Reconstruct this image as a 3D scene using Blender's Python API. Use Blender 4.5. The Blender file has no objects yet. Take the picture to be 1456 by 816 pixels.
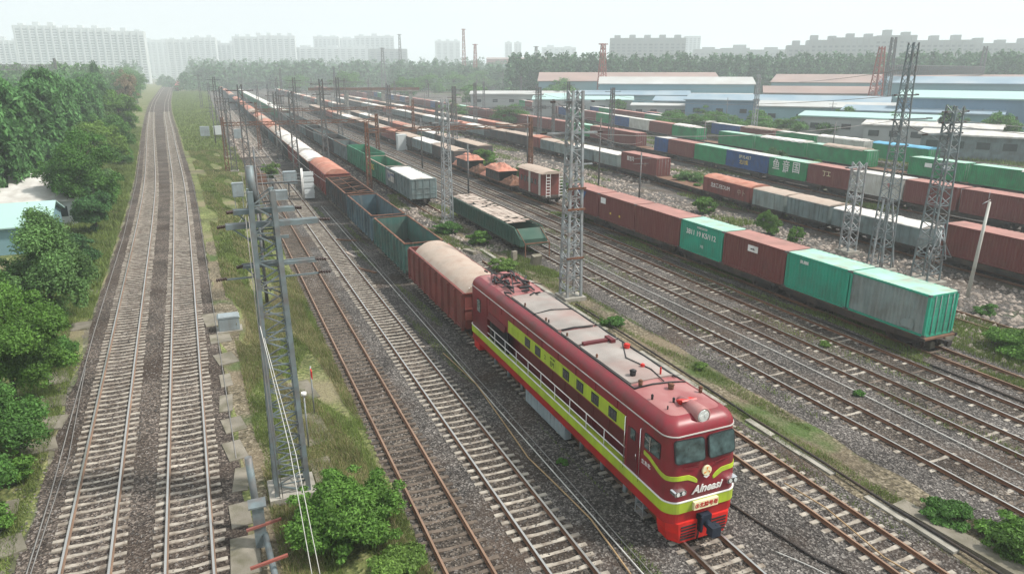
import bpy, math, random
import numpy as np
from mathutils import Vector, Matrix
R=math.radians; PI=math.pi
rnd=random.Random(7); rng=np.random.default_rng(7)
sc=bpy.context.scene; COL=sc.collection

# ------------------------------------------------------------------ materials
MATS={}
def mat(name,base,rough=.75,metal=0.,var=.18,scale=1.5,dirt=None,damt=.35,dscale=.8,streak=None,samt=.4,bump=0.,bscale=20,
        world=False,spec=.4,island=0.,transl=0.,fade=None):
    if name in MATS: return MATS[name]
    m=bpy.data.materials.new(name); m.use_nodes=True; nt=m.node_tree; N=nt.nodes; L=nt.links
    b=N['Principled BSDF']; b.inputs['Roughness'].default_value=rough; b.inputs['Metallic'].default_value=metal
    b.inputs['Specular IOR Level'].default_value=spec
    if world:
        co=N.new('ShaderNodeNewGeometry').outputs['Position']
    else:
        co=N.new('ShaderNodeTexCoord').outputs['Object']
    oi=N.new('ShaderNodeObjectInfo')
    wm=N.new('ShaderNodeMath'); wm.operation='MULTIPLY'; wm.inputs[1].default_value=37.; L.new(oi.outputs['Random'],wm.inputs[0])
    def noise(s,det=4,vec=None):
        n=N.new('ShaderNodeTexNoise'); n.noise_dimensions='4D'; n.inputs['Scale'].default_value=s; n.inputs['Detail'].default_value=det
        L.new(vec or co,n.inputs['Vector']); L.new(wm.outputs[0],n.inputs['W']); return n.outputs['Fac']
    def ramp(f,a,bb):
        r=N.new('ShaderNodeMapRange'); r.inputs['From Min'].default_value=a; r.inputs['From Max'].default_value=bb; L.new(f,r.inputs['Value']); return r.outputs[0]
    def mix(f,a,bcol,typ='MIX'):
        x=N.new('ShaderNodeMix'); x.data_type='RGBA'; x.blend_type=typ
        if isinstance(f,float): x.inputs[0].default_value=f
        else: L.new(f,x.inputs[0])
        for i,v in ((6,a),(7,bcol)):
            if isinstance(v,(tuple,list)): x.inputs[i].default_value=(*v[:3],1)
            else: L.new(v,x.inputs[i])
        return x.outputs[2]
    lo=[c*(1-var) for c in base]; hi=[min(1,c*(1+var)) for c in base]
    c=mix(ramp(noise(scale),.3,.7),lo,hi)
    if island:
        g=N.new('ShaderNodeNewGeometry'); c=mix(ramp(g.outputs['Random Per Island'],0,1),c,mix(float(1.0),c,[1+island]*3,'MULTIPLY')) if False else c
        mm=N.new('ShaderNodeMapRange'); mm.inputs['To Min'].default_value=1-island; mm.inputs['To Max'].default_value=1+island; L.new(g.outputs['Random Per Island'],mm.inputs['Value'])
        vv=N.new('ShaderNodeVectorMath'); vv.operation='SCALE'; L.new(c,vv.inputs[0]); L.new(mm.outputs[0],vv.inputs['Scale']); c=vv.outputs[0]
    if dirt:
        f=N.new('ShaderNodeMath'); f.operation='MULTIPLY'; f.inputs[1].default_value=damt; L.new(ramp(noise(dscale,6),.42,.68),f.inputs[0])
        c=mix(f.outputs[0],c,dirt)
    if streak:
        mp=N.new('ShaderNodeMapping'); mp.inputs['Scale'].default_value=(4,4,.35); L.new(co,mp.inputs['Vector'])
        f=N.new('ShaderNodeMath'); f.operation='MULTIPLY'; f.inputs[1].default_value=samt; L.new(ramp(noise(1.3,5,mp.outputs[0]),.48,.72),f.inputs[0])
        c=mix(f.outputs[0],c,streak)
    L.new(c,b.inputs['Base Color'])
    if bump:
        bp=N.new('ShaderNodeBump'); bp.inputs['Strength'].default_value=bump; bp.inputs['Distance'].default_value=.05
        L.new(noise(bscale,5),bp.inputs['Height']); L.new(bp.outputs[0],b.inputs['Normal'])
    if transl:
        t=N.new('ShaderNodeBsdfTranslucent'); L.new(c,t.inputs['Color']); ms=N.new('ShaderNodeMixShader'); ms.inputs[0].default_value=transl
        L.new(b.outputs[0],ms.inputs[1]); L.new(t.outputs[0],ms.inputs[2]); L.new(ms.outputs[0],N['Material Output'].inputs['Surface'])
    MATS[name]=m; return m

def gravel_mat(name,cols,green=0.,dirtc=None,dirta=0.,scale=14.):
    """crushed-stone ground: per-stone voronoi colours, fine bump, soft soil and weed patches"""
    m=bpy.data.materials.new(name); m.use_nodes=True; nt=m.node_tree; N=nt.nodes; L=nt.links
    b=N['Principled BSDF']; b.inputs['Roughness'].default_value=.95; b.inputs['Specular IOR Level'].default_value=.2
    co=N.new('ShaderNodeNewGeometry').outputs['Position']
    v=N.new('ShaderNodeTexVoronoi'); v.inputs['Scale'].default_value=scale; L.new(co,v.inputs['Vector'])
    sp=N.new('ShaderNodeSeparateColor'); L.new(v.outputs['Color'],sp.inputs[0])
    cr=N.new('ShaderNodeValToRGB'); e=cr.color_ramp.elements
    for i,(p,c) in enumerate(cols):
        if i<2: e[i].position=p; e[i].color=(*c,1)
        else:
            q=e.new(p); q.color=(*c,1)
    L.new(sp.outputs[0],cr.inputs[0]); c=cr.outputs[0]
    def nz(s,d=5):
        n=N.new('ShaderNodeTexNoise'); n.inputs['Scale'].default_value=s; n.inputs['Detail'].default_value=d; L.new(co,n.inputs['Vector']); return n.outputs['Fac']
    def mr(f,a,bb,t0=0,t1=1):
        r=N.new('ShaderNodeMapRange'); r.inputs['From Min'].default_value=a; r.inputs['From Max'].default_value=bb; r.inputs['To Min'].default_value=t0; r.inputs['To Max'].default_value=t1; L.new(f,r.inputs['Value']); return r.outputs[0]
    def mix(f,a,bc):
        x=N.new('ShaderNodeMix'); x.data_type='RGBA'; L.new(f,x.inputs[0]); L.new(a,x.inputs[6]); x.inputs[7].default_value=(*bc,1); return x.outputs[2]
    s=N.new('ShaderNodeVectorMath'); s.operation='SCALE'; L.new(c,s.inputs[0]); L.new(mr(nz(.35),.3,.7,.55,1.38),s.inputs['Scale']); c=s.outputs[0]
    s=N.new('ShaderNodeVectorMath'); s.operation='SCALE'; L.new(c,s.inputs[0]); L.new(mr(nz(4,3),.3,.7,.7,1.3),s.inputs['Scale']); c=s.outputs[0]
    if dirtc: c=mix(mr(nz(.16,7),.5,.64,0,dirta),c,dirtc)
    if green: c=mix(mr(nz(.23,8),.56,.66,0,green),c,(.06,.10,.025))
    L.new(c,b.inputs['Base Color'])
    bp=N.new('ShaderNodeBump'); bp.inputs['Strength'].default_value=.9; bp.inputs['Distance'].default_value=.05
    L.new(v.outputs['Distance'],bp.inputs['Height']); L.new(bp.outputs[0],b.inputs['Normal'])
    MATS[name]=m; return m

RUST=(.16,.065,.035); BLACK=(.02,.02,.022)
M=dict(
 ballast=gravel_mat('ballast_stone',[(0,(.035,.030,.028)),(1,(.25,.23,.21)),(.35,(.052,.047,.044)),(.75,(.108,.098,.090))],green=.0,dirtc=(.07,.045,.03),dirta=.6),
 ballast_brown=gravel_mat('ballast_brown',[(0,(.028,.022,.02)),(1,(.24,.20,.17)),(.35,(.06,.048,.04)),(.75,(.105,.086,.072))],dirtc=(.045,.03,.022),dirta=.6),
 yard=gravel_mat('yard_gravel',[(0,(.05,.045,.04)),(1,(.26,.245,.23)),(.35,(.06,.055,.05)),(.75,(.12,.11,.10))],green=.35,dirtc=(.10,.07,.048),dirta=.7),
 soil=gravel_mat('trackside_soil',[(0,(.07,.058,.04)),(1,(.26,.22,.16)),(.35,(.12,.10,.065)),(.75,(.17,.145,.10))],green=.9,dirtc=(.19,.15,.10),dirta=.8,scale=9),
 land=gravel_mat('far_land',[(0,(.06,.06,.04)),(1,(.20,.19,.14)),(.35,(.09,.095,.05)),(.75,(.13,.13,.08))],green=.8,dirtc=(.2,.17,.13),dirta=.6,scale=1.5),
 grassbed=gravel_mat('grass_ground',[(0,(.06,.075,.025)),(1,(.22,.22,.10)),(.35,(.11,.13,.045)),(.75,(.15,.165,.06))],green=.3,dirtc=(.22,.185,.12),dirta=.75,scale=8),
 concrete=mat('concrete_sleeper',(.36,.325,.275),.9,var=.3,scale=1.2,dirt=(.10,.07,.05),damt=.85,dscale=2.5,bump=.3),
 concrete_dk=mat('oiled_sleeper',(.085,.065,.05),.9,var=.3,scale=1.2,dirt=(.24,.19,.15),damt=.45,dscale=2.5,bump=.3),
 slabdk=mat('buried_concrete',(.20,.18,.145),.95,var=.3,scale=.8,dirt=(.09,.085,.05),damt=.8,dscale=1.5,bump=.4),
 roofblue=mat('blue_grey_sheet_roof',(.20,.28,.34),.8,0,var=.1,scale=.1,dirt=(.34,.36,.36),damt=.5,dscale=.1),
 slab=mat('weathered_concrete',(.33,.31,.27),.9,var=.2,scale=.8,dirt=(.12,.11,.08),damt=.6,dscale=1.5,bump=.3),
 railtop=mat('rail_running_surface',(.55,.53,.50),.28,.9,var=.1,scale=.3),
 railside=mat('rusty_rail',(.17,.085,.05),.85,.1,var=.3,scale=.8),
 railside2=mat('brown_rail',(.20,.13,.09),.8,.1,var=.3,scale=.8),
 railtop2=mat('rusty_rail_head',(.30,.19,.13),.5,.5,var=.2,scale=.4),
 steel=mat('galvanised_steel',(.30,.33,.34),.6,.35,var=.2,scale=3,dirt=RUST,damt=.45,dscale=2.2),
 steel_dk=mat('dark_steel',(.11,.125,.13),.6,.3,var=.25,scale=3,dirt=RUST,damt=.5,dscale=2),
 steel_md=mat('grey_painted_steel',(.17,.21,.22),.6,.3,var=.2,scale=3,dirt=RUST,damt=.35,dscale=2),
 rust=mat('rusted_steel',(.16,.075,.045),.9,.1,var=.35,scale=2,dirt=(.05,.035,.03),damt=.5),
 under=mat('underframe_grime',(.035,.03,.028),.9,.1,var=.3,scale=2,dirt=(.10,.065,.04),damt=.5),
 gdlat=mat('lattice_dark_green_paint',(.03,.085,.06),.75,0,var=.3,scale=.8,dirt=(.06,.05,.04),damt=.6),
 wheel=mat('wheel_steel',(.10,.08,.07),.5,.6,var=.3),
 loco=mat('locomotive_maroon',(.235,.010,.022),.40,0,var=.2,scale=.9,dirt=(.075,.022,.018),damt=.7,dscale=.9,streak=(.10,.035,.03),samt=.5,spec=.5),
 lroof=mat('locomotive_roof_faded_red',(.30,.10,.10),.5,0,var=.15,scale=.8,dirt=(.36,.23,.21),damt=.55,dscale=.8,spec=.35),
 lrec=mat('locomotive_maroon_shade_and_trim',(.12,.013,.018),.5,0,var=.2,scale=.8,dirt=(.03,.01,.01),damt=.5),  # darker maroon paints in shade on the recessed wall; also trim and seams
 lime=mat('lime_paint',(.38,.50,.03),.4,0,var=.12,scale=.8,dirt=(.22,.25,.05),damt=.45,dscale=1.2,streak=(.16,.15,.05),samt=.3),
 skirt=mat('dull_red_paint',(.36,.012,.014),.45,0,var=.15,scale=1.2,dirt=(.10,.02,.015),damt=.5,dscale=1.5),
 pilot=mat('bright_red_paint',(.62,.018,.012),.45,0,var=.12,scale=1.2,dirt=(.22,.02,.015),damt=.5,dscale=2.),
 rooftan=mat('faded_roof_sheet',(.27,.245,.225),.8,0,var=.25,scale=.7,dirt=(.27,.13,.11),damt=.45,dscale=.6,streak=None,bump=.1,bscale=6),
 white=mat('white_paint',(.75,.75,.73),.5,0,var=.06,scale=2,dirt=(.4,.36,.3),damt=.4),
 black=mat('black_paint',(.018,.018,.02),.5,0,var=.2),
 chrome=mat('chrome',(.75,.75,.75),.2,.95,var=.05),
 lens=mat('lamp_lens',(.75,.78,.75),.08,.3,var=.2,scale=25,spec=.8),
 boxgrey=mat('pale_grey_blue_box',(.26,.31,.33),.6,0,var=.12,scale=1.5,dirt=(.12,.12,.11),damt=.5,streak=(.14,.11,.09)),
 blue_dk=mat('dark_blue_rubber',(.012,.02,.035),.5,0,var=.2),
 emblem=mat('cream_enamel',(.75,.68,.42),.4,0,var=.1,scale=3), orange=mat('orange_enamel',(.75,.28,.05),.5),
 redtxt=mat('red_lettering',(.45,.02,.02),.6), yellow=mat('yellow_paint',(.62,.45,.05),.6,var=.1),
 maroonbox=mat('maroon_container_paint',(.165,.040,.036),.6,0,var=.22,scale=.5,dirt=(.075,.028,.022),damt=.6,dscale=.5,streak=(.20,.10,.07),samt=.6),
 maroon2=mat('rust_red_wagon_paint',(.19,.045,.038),.65,0,var=.2,scale=.6,dirt=(.09,.04,.03),damt=.6,dscale=.7,streak=(.10,.035,.028),samt=.5),
 greenbox=mat('sea_green_container_paint',(.02,.31,.20),.55,0,var=.16,scale=.5,dirt=(.06,.17,.12),damt=.45,dscale=.6,streak=(.09,.13,.08),samt=.35),
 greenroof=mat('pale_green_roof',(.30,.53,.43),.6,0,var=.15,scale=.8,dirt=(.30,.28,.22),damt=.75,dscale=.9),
 green2=mat('emerald_container_paint',(.015,.24,.085),.55,0,var=.18,scale=.5,dirt=(.03,.09,.05),damt=.5,streak=(.07,.10,.06)),
 bluebox=mat('blue_container_paint',(.015,.07,.22),.55,0,var=.18,scale=.5,dirt=(.02,.03,.06),damt=.5,streak=(.09,.09,.09)),
 greybox=mat('grey_green_container_paint',(.20,.25,.24),.65,0,var=.2,scale=.5,dirt=(.12,.11,.09),damt=.6,dscale=.9,streak=(.30,.33,.31),samt=.5),
 whitebox=mat('grey_white_container_paint',(.50,.50,.46),.6,0,var=.12,scale=.5,dirt=(.3,.27,.22),damt=.5,streak=(.25,.2,.16)),
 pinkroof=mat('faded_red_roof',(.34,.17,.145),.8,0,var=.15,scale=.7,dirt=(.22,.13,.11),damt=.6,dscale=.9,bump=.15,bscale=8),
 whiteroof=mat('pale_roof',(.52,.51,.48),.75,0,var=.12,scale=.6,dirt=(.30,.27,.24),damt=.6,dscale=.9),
 gdteal=mat('teal_gondola_paint',(.05,.13,.11),.7,0,var=.25,scale=.7,dirt=(.09,.06,.045),damt=.6,dscale=.8,streak=(.13,.17,.15),samt=.5),
 gdblue=mat('blue_grey_gondola_paint',(.07,.12,.145),.7,0,var=.25,scale=.7,dirt=(.035,.035,.035),damt=.6,dscale=.8,streak=(.20,.22,.21),samt=.55),
 gddark=mat('sooty_gondola_paint',(.045,.05,.053),.75,0,var=.3,scale=.7,dirt=(.10,.055,.04),damt=.6,dscale=.8),
 gdgreen=mat('green_gondola_paint',(.035,.22,.12),.65,0,var=.22,scale=.6,dirt=(.03,.07,.045),damt=.6,dscale=.7,streak=(.08,.14,.09),samt=.5),
 gdgrey=mat('slate_wagon_paint',(.15,.20,.20),.7,0,var=.22,scale=.7,dirt=(.08,.075,.07),damt=.6,dscale=.8,streak=(.05,.05,.05)),
 tarptan=mat('tan_tarpaulin',(.42,.34,.28),.85,0,var=.2,scale=1.2,dirt=(.25,.17,.13),damt=.7,dscale=1.2,bump=.5,bscale=3),
 tarporange=mat('faded_orange_tarpaulin',(.40,.16,.11),.85,0,var=.2,scale=1.,dirt=(.45,.27,.2),damt=.6,dscale=1.2,bump=.5,bscale=3),
 tarpwhite=mat('white_tarpaulin',(.66,.63,.59),.85,0,var=.12,scale=1.,dirt=(.42,.36,.31),damt=.5,dscale=1.2,bump=.5,bscale=3),
 tarpblue=mat('light_blue_tarpaulin',(.12,.35,.50),.8,0,var=.15,scale=1.),
 coal=gravel_mat('dark_load',[(0,(.01,.01,.01)),(1,(.12,.10,.09)),(.35,(.03,.027,.025)),(.75,(.06,.05,.045))],scale=6),
 plank=mat('bleached_planks',(.42,.35,.30),.9,0,var=.3,scale=1.5,dirt=(.22,.15,.12),damt=.6),
 wood=mat('brown_timber',(.15,.08,.05),.9,0,var=.3,scale=2),
 bark=mat('bark',(.07,.055,.04),.95,0,var=.3,scale=4),
 wall_teal=mat('teal_wall_cladding',(.17,.30,.34),.8,0,var=.1,scale=.1,dirt=(.22,.27,.28),damt=.4,dscale=.08),
 wall_blue=mat('blue_wall_band',(.13,.22,.31),.8,0,var=.1,scale=.1),
 wall_grey=mat('grey_render',(.34,.36,.35),.85,0,var=.1,scale=.1,dirt=(.22,.22,.21),damt=.4,dscale=.1),
 wall_pale=mat('pale_render_and_haze',(.52,.55,.55),.85,0,var=.08,scale=.05,dirt=(.36,.39,.40),damt=.4,dscale=.05),  # on the towers, extra paleness puts part of the distance haze into the colour
 roofred=mat('faded_red_sheet_roof',(.28,.20,.175),.85,0,var=.15,scale=.08,dirt=(.25,.21,.20),damt=.5,dscale=.1),
 roofteal=mat('pale_teal_sheet_roof',(.34,.50,.47),.8,0,var=.1,scale=.1,dirt=(.32,.40,.38),damt=.5,dscale=.1),
 roofgrey=mat('pale_grey_roof',(.40,.41,.40),.8,0,var=.1,scale=.15,dirt=(.36,.34,.31),damt=.5,dscale=.2),
 redbrick=mat('dull_red_wall',(.27,.08,.07),.85,0,var=.15,scale=.2),
 farwin=mat('haze_lightened_window',(.20,.22,.23),.4,0,var=.3,scale=.2),  # tower windows lightened, so distance haze sits in the glass colour
 window=mat('dark_window_glass',(.035,.045,.05),.15,0,var=.3,scale=.5,spec=.7),
 redmast=mat('red_mast_paint',(.26,.08,.06),.7,.1,var=.25,scale=.5,dirt=(.15,.12,.11),damt=.5),
 redflag=mat('red_cloth',(.55,.02,.02),.8),
 insul=mat('brown_insulator',(.05,.03,.028),.3,0,var=.2),
 cable=mat('grey_cable',(.22,.21,.20),.6,.2,var=.2), cablew=mat('pale_cable',(.5,.49,.46),.6,0,var=.2),
 rope=mat('straw_rope',(.35,.24,.13),.9,0,var=.2),
 glassg=mat('cab_window_glass',(.045,.075,.075),.06,0,var=.8,scale=2.6,spec=.7),
)
def leafm(name,c,isl=.45,tr=.3): return mat(name,c,.65,0,var=.35,scale=.35,island=isl,transl=tr,spec=.25)
LF=dict(mid=leafm('leaf_green',(.08,.185,.038)),bright=leafm('leaf_bright_green',(.10,.205,.035)),dark=leafm('leaf_dark_green',(.055,.135,.042)),
 yel=leafm('leaf_yellow_green',(.13,.22,.045)),willow=leafm('leaf_weeping_green',(.085,.20,.06)),brown=leafm('leaf_brown',(.26,.20,.13)),
 poplar=leafm('leaf_poplar_haze_lightened',(.07,.15,.065)),grass=leafm('grass_blade',(.15,.20,.055),.5),dry=leafm('dry_grass_blade',(.30,.26,.14),.4),feather=leafm('leaf_feathery_green',(.105,.20,.06)))  # poplar leaves lightened to hold some distance haze in their colour

# ------------------------------------------------------------------ mesh builder
class MB:
    def __init__(s): s.v=[]; s.f=[]; s.mi=[]; s.sm=[]
    def add(s,vs,fs,mi=0,smooth=False):
        o=len(s.v); s.v+= [tuple(v) for v in vs]
        for f in fs: s.f.append(tuple(o+i for i in f)); s.mi.append(mi); s.sm.append(smooth)
        return s
    def box(s,x0,x1,y0,y1,z0,z1,mi=0):
        return s.add([(x0,y0,z0),(x1,y0,z0),(x1,y1,z0),(x0,y1,z0),(x0,y0,z1),(x1,y0,z1),(x1,y1,z1),(x0,y1,z1)],
          [(0,3,2,1),(4,5,6,7),(0,1,5,4),(1,2,6,5),(2,3,7,6),(3,0,4,7)],mi)
    def bar(s,a,b,w,mi=0,h=None):
        a=Vector(a);b=Vector(b);d=(b-a)
        if d.length<1e-6: return s
        d.normalize(); up=Vector((0,0,1)) if abs(d.z)<.95 else Vector((0,1,0))
        x=d.cross(up).normalized(); y=x.cross(d).normalized(); h=h or w
        q=[(x*sx*w/2+y*sy*h/2) for sx,sy in((-1,-1),(1,-1),(1,1),(-1,1))]
        return s.add([a+k for k in q]+[b+k for k in q],[(0,3,2,1),(4,5,6,7),(0,1,5,4),(1,2,6,5),(2,3,7,6),(3,0,4,7)],mi)
    def cyl(s,a,b,r,n=10,mi=0,r2=None,smooth=True,cap=True):
        a=Vector(a);b=Vector(b);d=(b-a).normalized(); up=Vector((0,0,1)) if abs(d.z)<.95 else Vector((0,1,0))
        x=d.cross(up).normalized(); y=x.cross(d).normalized(); r2=r if r2 is None else r2
        vs=[a+(x*math.cos(2*PI*i/n)+y*math.sin(2*PI*i/n))*r for i in range(n)]+[b+(x*math.cos(2*PI*i/n)+y*math.sin(2*PI*i/n))*r2 for i in range(n)]
        o=len(s.v)
        s.add(vs,[(i,(i+1)%n,n+(i+1)%n,n+i) for i in range(n)],mi,smooth)
        if cap:
            s.f.append(tuple(o+i for i in range(n-1,-1,-1))); s.mi.append(mi); s.sm.append(False)
            s.f.append(tuple(o+n+i for i in range(n))); s.mi.append(mi); s.sm.append(False)
        return s
    def tube(s,pts,r,n=5,mi=0):
        pts=[Vector(p) for p in pts]; rings=[]
        for i,p in enumerate(pts):
            d=(pts[min(i+1,len(pts)-1)]-pts[max(i-1,0)]).normalized(); up=Vector((0,0,1)) if abs(d.z)<.95 else Vector((0,1,0))
            x=d.cross(up).normalized(); y=x.cross(d).normalized(); rr=r[i] if isinstance(r,(list,tuple)) else r
            rings.append([p+(x*math.cos(2*PI*k/n)+y*math.sin(2*PI*k/n))*rr for k in range(n)])
        vs=[q for rg in rings for q in rg]; fs=[(i*n+k,i*n+(k+1)%n,(i+1)*n+(k+1)%n,(i+1)*n+k) for i in range(len(pts)-1) for k in range(n)]
        fs.append(tuple(range(n-1,-1,-1))); fs.append(tuple((len(pts)-1)*n+k for k in range(n)))
        return s.add(vs,fs,mi,True)
    def loft(s,rings,mi=0,smooth=True,closed=True,cap0=False,cap1=False,flip=False):
        n=len(rings[0]); vs=[q for rg in rings for q in rg]; m=n if closed else n-1
        fs=[(i*n+k,i*n+(k+1)%n,(i+1)*n+(k+1)%n,(i+1)*n+k) for i in range(len(rings)-1) for k in range(m)]
        if cap0: fs.append(tuple(range(n-1,-1,-1)))
        if cap1: fs.append(tuple((len(rings)-1)*n+k for k in range(n)))
        if flip: fs=[f[::-1] for f in fs]
        return s.add(vs,fs,mi,smooth)
    def prism(s,poly,axis,a,b,mi=0):
        """poly of (u,v): axis x -> (y,z), y -> (x,z), z -> (x,y)"""
        P={'x':lambda t,u,v:(t,u,v),'y':lambda t,u,v:(u,t,v),'z':lambda t,u,v:(u,v,t)}[axis]
        n=len(poly); return s.add([P(a,*p) for p in poly]+[P(b,*p) for p in poly],[(i,(i+1)%n,n+(i+1)%n,n+i) for i in range(n)]+[tuple(range(n-1,-1,-1)),tuple(range(n,2*n))],mi)
    def mesh(s,name,mats):
        me=bpy.data.meshes.new(name); me.from_pydata(s.v,[],s.f)
        for m in (mats if isinstance(mats,(list,tuple)) else [mats]): me.materials.append(m)
        me.polygons.foreach_set('material_index',s.mi); me.polygons.foreach_set('use_smooth',s.sm); me.update(); return me
    def build(s,name,mats,parent=None):
        return link(name,s.mesh(name,mats),parent)
def link(name,me,parent=None):
    o=bpy.data.objects.new(name,me); COL.objects.link(o)
    if parent: o.parent=parent
    return o
def tag(o,label=None,cat=None,group=None,kind=None):
    if label: o['label']=label
    if cat: o['category']=cat
    if group: o['group']=group
    if kind: o['kind']=kind
    return o
def thing(name,label,cat,loc=(0,0,0),rz=0,group=None):
    o=bpy.data.objects.new(name,None); COL.objects.link(o); o.empty_display_size=.5; o.location=loc; o.rotation_euler=(0,0,rz)
    return tag(o,label,cat,group)
KIDS={}
def dup(root,loc,rz=0,label=None,group=None,scale=None):
    if root.name not in KIDS: KIDS[root.name]=[(c,[g for g in bpy.data.objects if g.parent is c]) for c in bpy.data.objects if c.parent is root]
    r=root.copy(); COL.objects.link(r); r.location=loc; r.rotation_euler=(0,0,rz)
    if scale: r.scale=scale
    if label: r['label']=label
    if group: r['group']=group
    for c,gs in KIDS[root.name]:
        d=c.copy(); COL.objects.link(d); d.parent=r
        for g in gs:
            e=g.copy(); COL.objects.link(e); e.parent=d
    return r
def np_mesh(name,V,F,m,smooth=False):
    me=bpy.data.meshes.new(name); nv=len(V); nf,k=F.shape
    me.vertices.add(nv); me.vertices.foreach_set('co',V.astype(np.float32).ravel())
    me.loops.add(nf*k); me.loops.foreach_set('vertex_index',F.astype(np.int32).ravel())
    me.polygons.add(nf); me.polygons.foreach_set('loop_start',np.arange(0,nf*k,k,dtype=np.int32)); me.polygons.foreach_set('loop_total',np.full(nf,k,dtype=np.int32))
    for q in (m if isinstance(m,(list,tuple)) else [m]): me.materials.append(q)
    me.update(calc_edges=True); return me
def text_mesh(body,size,ext,m,shear=0,bold=0.):
    cu=bpy.data.curves.new('lettering','FONT'); cu.body=body; cu.size=size; cu.extrude=ext; cu.align_x='CENTER'; cu.align_y='CENTER'; cu.shear=shear; cu.offset=bold
    o=bpy.data.objects.new('lettering_tmp',cu); COL.objects.link(o)
    dg=bpy.context.evaluated_depsgraph_get(); me=bpy.data.meshes.new_from_object(o.evaluated_get(dg)); bpy.data.objects.remove(o); me.materials.clear(); me.materials.append(m); me.name='lettering'
    return me
ORD=['first','second','third','fourth','fifth','sixth','seventh','eighth','ninth','tenth','eleventh','twelfth','thirteenth','fourteenth','fifteenth','sixteenth','seventeenth','eighteenth','nineteenth']
TENS=['','','twenty','thirty','forty','fifty','sixty','seventy','eighty','ninety']
def ordn(i):
    if i<=19: return ORD[i-1]
    t,u=divmod(i,10)
    return (TENS[t][:-1]+'ieth') if u==0 else TENS[t]+'-'+ORD[u-1]

# ------------------------------------------------------------------ camera, light, haze
H=16.4
cam=bpy.data.cameras.new('camera'); co=bpy.data.objects.new('camera',cam); COL.objects.link(co); sc.camera=co
cam.sensor_width=36; cam.lens=36*1000/1456; cam.clip_end=6000; cam.clip_start=.3
co.location=(0,0,H); co.rotation_euler=(R(90-17.118832),0,-R(22.992928))
w=bpy.data.worlds.new('World'); sc.world=w; w.use_nodes=True; nt=w.node_tree; N=nt.nodes; L=nt.links
SUN_EL=R(52); SUN_AZ=R(118)   # azimuth clockwise from +Y
sky=N.new('ShaderNodeTexSky'); sky.sky_type='NISHITA'; sky.sun_disc=False; sky.sun_elevation=SUN_EL; sky.sun_rotation=SUN_AZ; sky.dust_density=6; sky.air_density=1.5; sky.altitude=50
mx=N.new('ShaderNodeMix'); mx.data_type='RGBA'; mx.inputs[0].default_value=.85; L.new(sky.outputs[0],mx.inputs[6])
# overcast veil: a little brighter overhead with faint cloud structure
tc=N.new('ShaderNodeTexCoord'); cn=N.new('ShaderNodeTexNoise'); cn.inputs['Scale'].default_value=2.2; cn.inputs['Detail'].default_value=5; L.new(tc.outputs['Generated'],cn.inputs['Vector'])
cr=N.new('ShaderNodeValToRGB'); cr.color_ramp.elements[0].position=.3; cr.color_ramp.elements[0].color=(8.2,8.9,9.3,1); cr.color_ramp.elements[1].position=.7; cr.color_ramp.elements[1].color=(9.2,9.8,10.0,1)
L.new(cn.outputs['Fac'],cr.inputs[0]); L.new(cr.outputs[0],mx.inputs[7])
L.new(mx.outputs[2],N['Background'].inputs[0]); N['Background'].inputs[1].default_value=.1
sl=bpy.data.lights.new('sun','SUN'); sl.energy=4.3; sl.angle=R(5); sl.color=(1,.95,.88); so=bpy.data.objects.new('sun',sl); COL.objects.link(so)
sd=Vector((math.sin(SUN_AZ)*math.cos(SUN_EL),math.cos(SUN_AZ)*math.cos(SUN_EL),math.sin(SUN_EL)))
so.rotation_euler=sd.to_track_quat('Z','Y').to_euler(); so.location=(60,-20,80)
sc.view_settings.view_transform='Standard'; sc.view_settings.look='None'; sc.view_settings.gamma=1; sc.view_settings.exposure=.28
hm=bpy.data.materials.new('haze_air'); hm.use_nodes=True; hn=hm.node_tree; hn.nodes.clear(); ho=hn.nodes.new('ShaderNodeOutputMaterial'); hv=hn.nodes.new('ShaderNodeVolumePrincipled')
hv.inputs['Color'].default_value=(.90,.97,1,1); hv.inputs['Density'].default_value=.00065; hv.inputs['Anisotropy'].default_value=.1; hn.links.new(hv.outputs[0],ho.inputs['Volume'])
b=MB().box(-900,1700,-160,2300,-2,97); tag(b.build('haze',hm),kind='stuff')
sc.cycles.volume_bounces=3; sc.cycles.max_bounces=6; sc.cycles.diffuse_bounces=2; sc.cycles.glossy_bounces=2; sc.cycles.transmission_bounces=3; sc.cycles.use_denoising=True

# ------------------------------------------------------------------ ground
def sheet(name,pts,z,m,kind='structure'):
    o=MB().add([(x,y,z) for x,y in pts],[tuple(range(len(pts)))]).build(name,m); return tag(o,kind=kind)
sheet('ground',[(-880,-150),(1680,-150),(1680,2280),(-880,2280)],-.03,M['land'])
AY=[-60,0,24.1,46,70,95,120.2,173.7,230,289,350,428,692,1126,1600]; AX=[-3.2,-4.75,-5.56,-6.3,-7.05,-7.85,-8.88,-11.85,-15.0,-18.0,-21.0,-24.2,-32.2,-42,-52]
BX=[-.6,-1.8,-2.28,-2.82,-3.4,-4.1,-4.94,-7.5,-10.0,-12.9,-15.4,-18.2,-25.3,-34,-44]
ys=np.arange(-60,1601,4.)
def smooth(X):
    a=np.interp(ys,AY,X); k=np.ones(9)/9; p=np.pad(a,4,mode='edge'); p[:4]=a[0]-(a[1]-a[0])*np.arange(4,0,-1); return np.convolve(p,k,'valid')
AS=smooth(AX); BS=smooth(BX)
fA=lambda y: float(np.interp(y,ys,AS)); fB=lambda y: float(np.interp(y,ys,BS))
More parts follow.
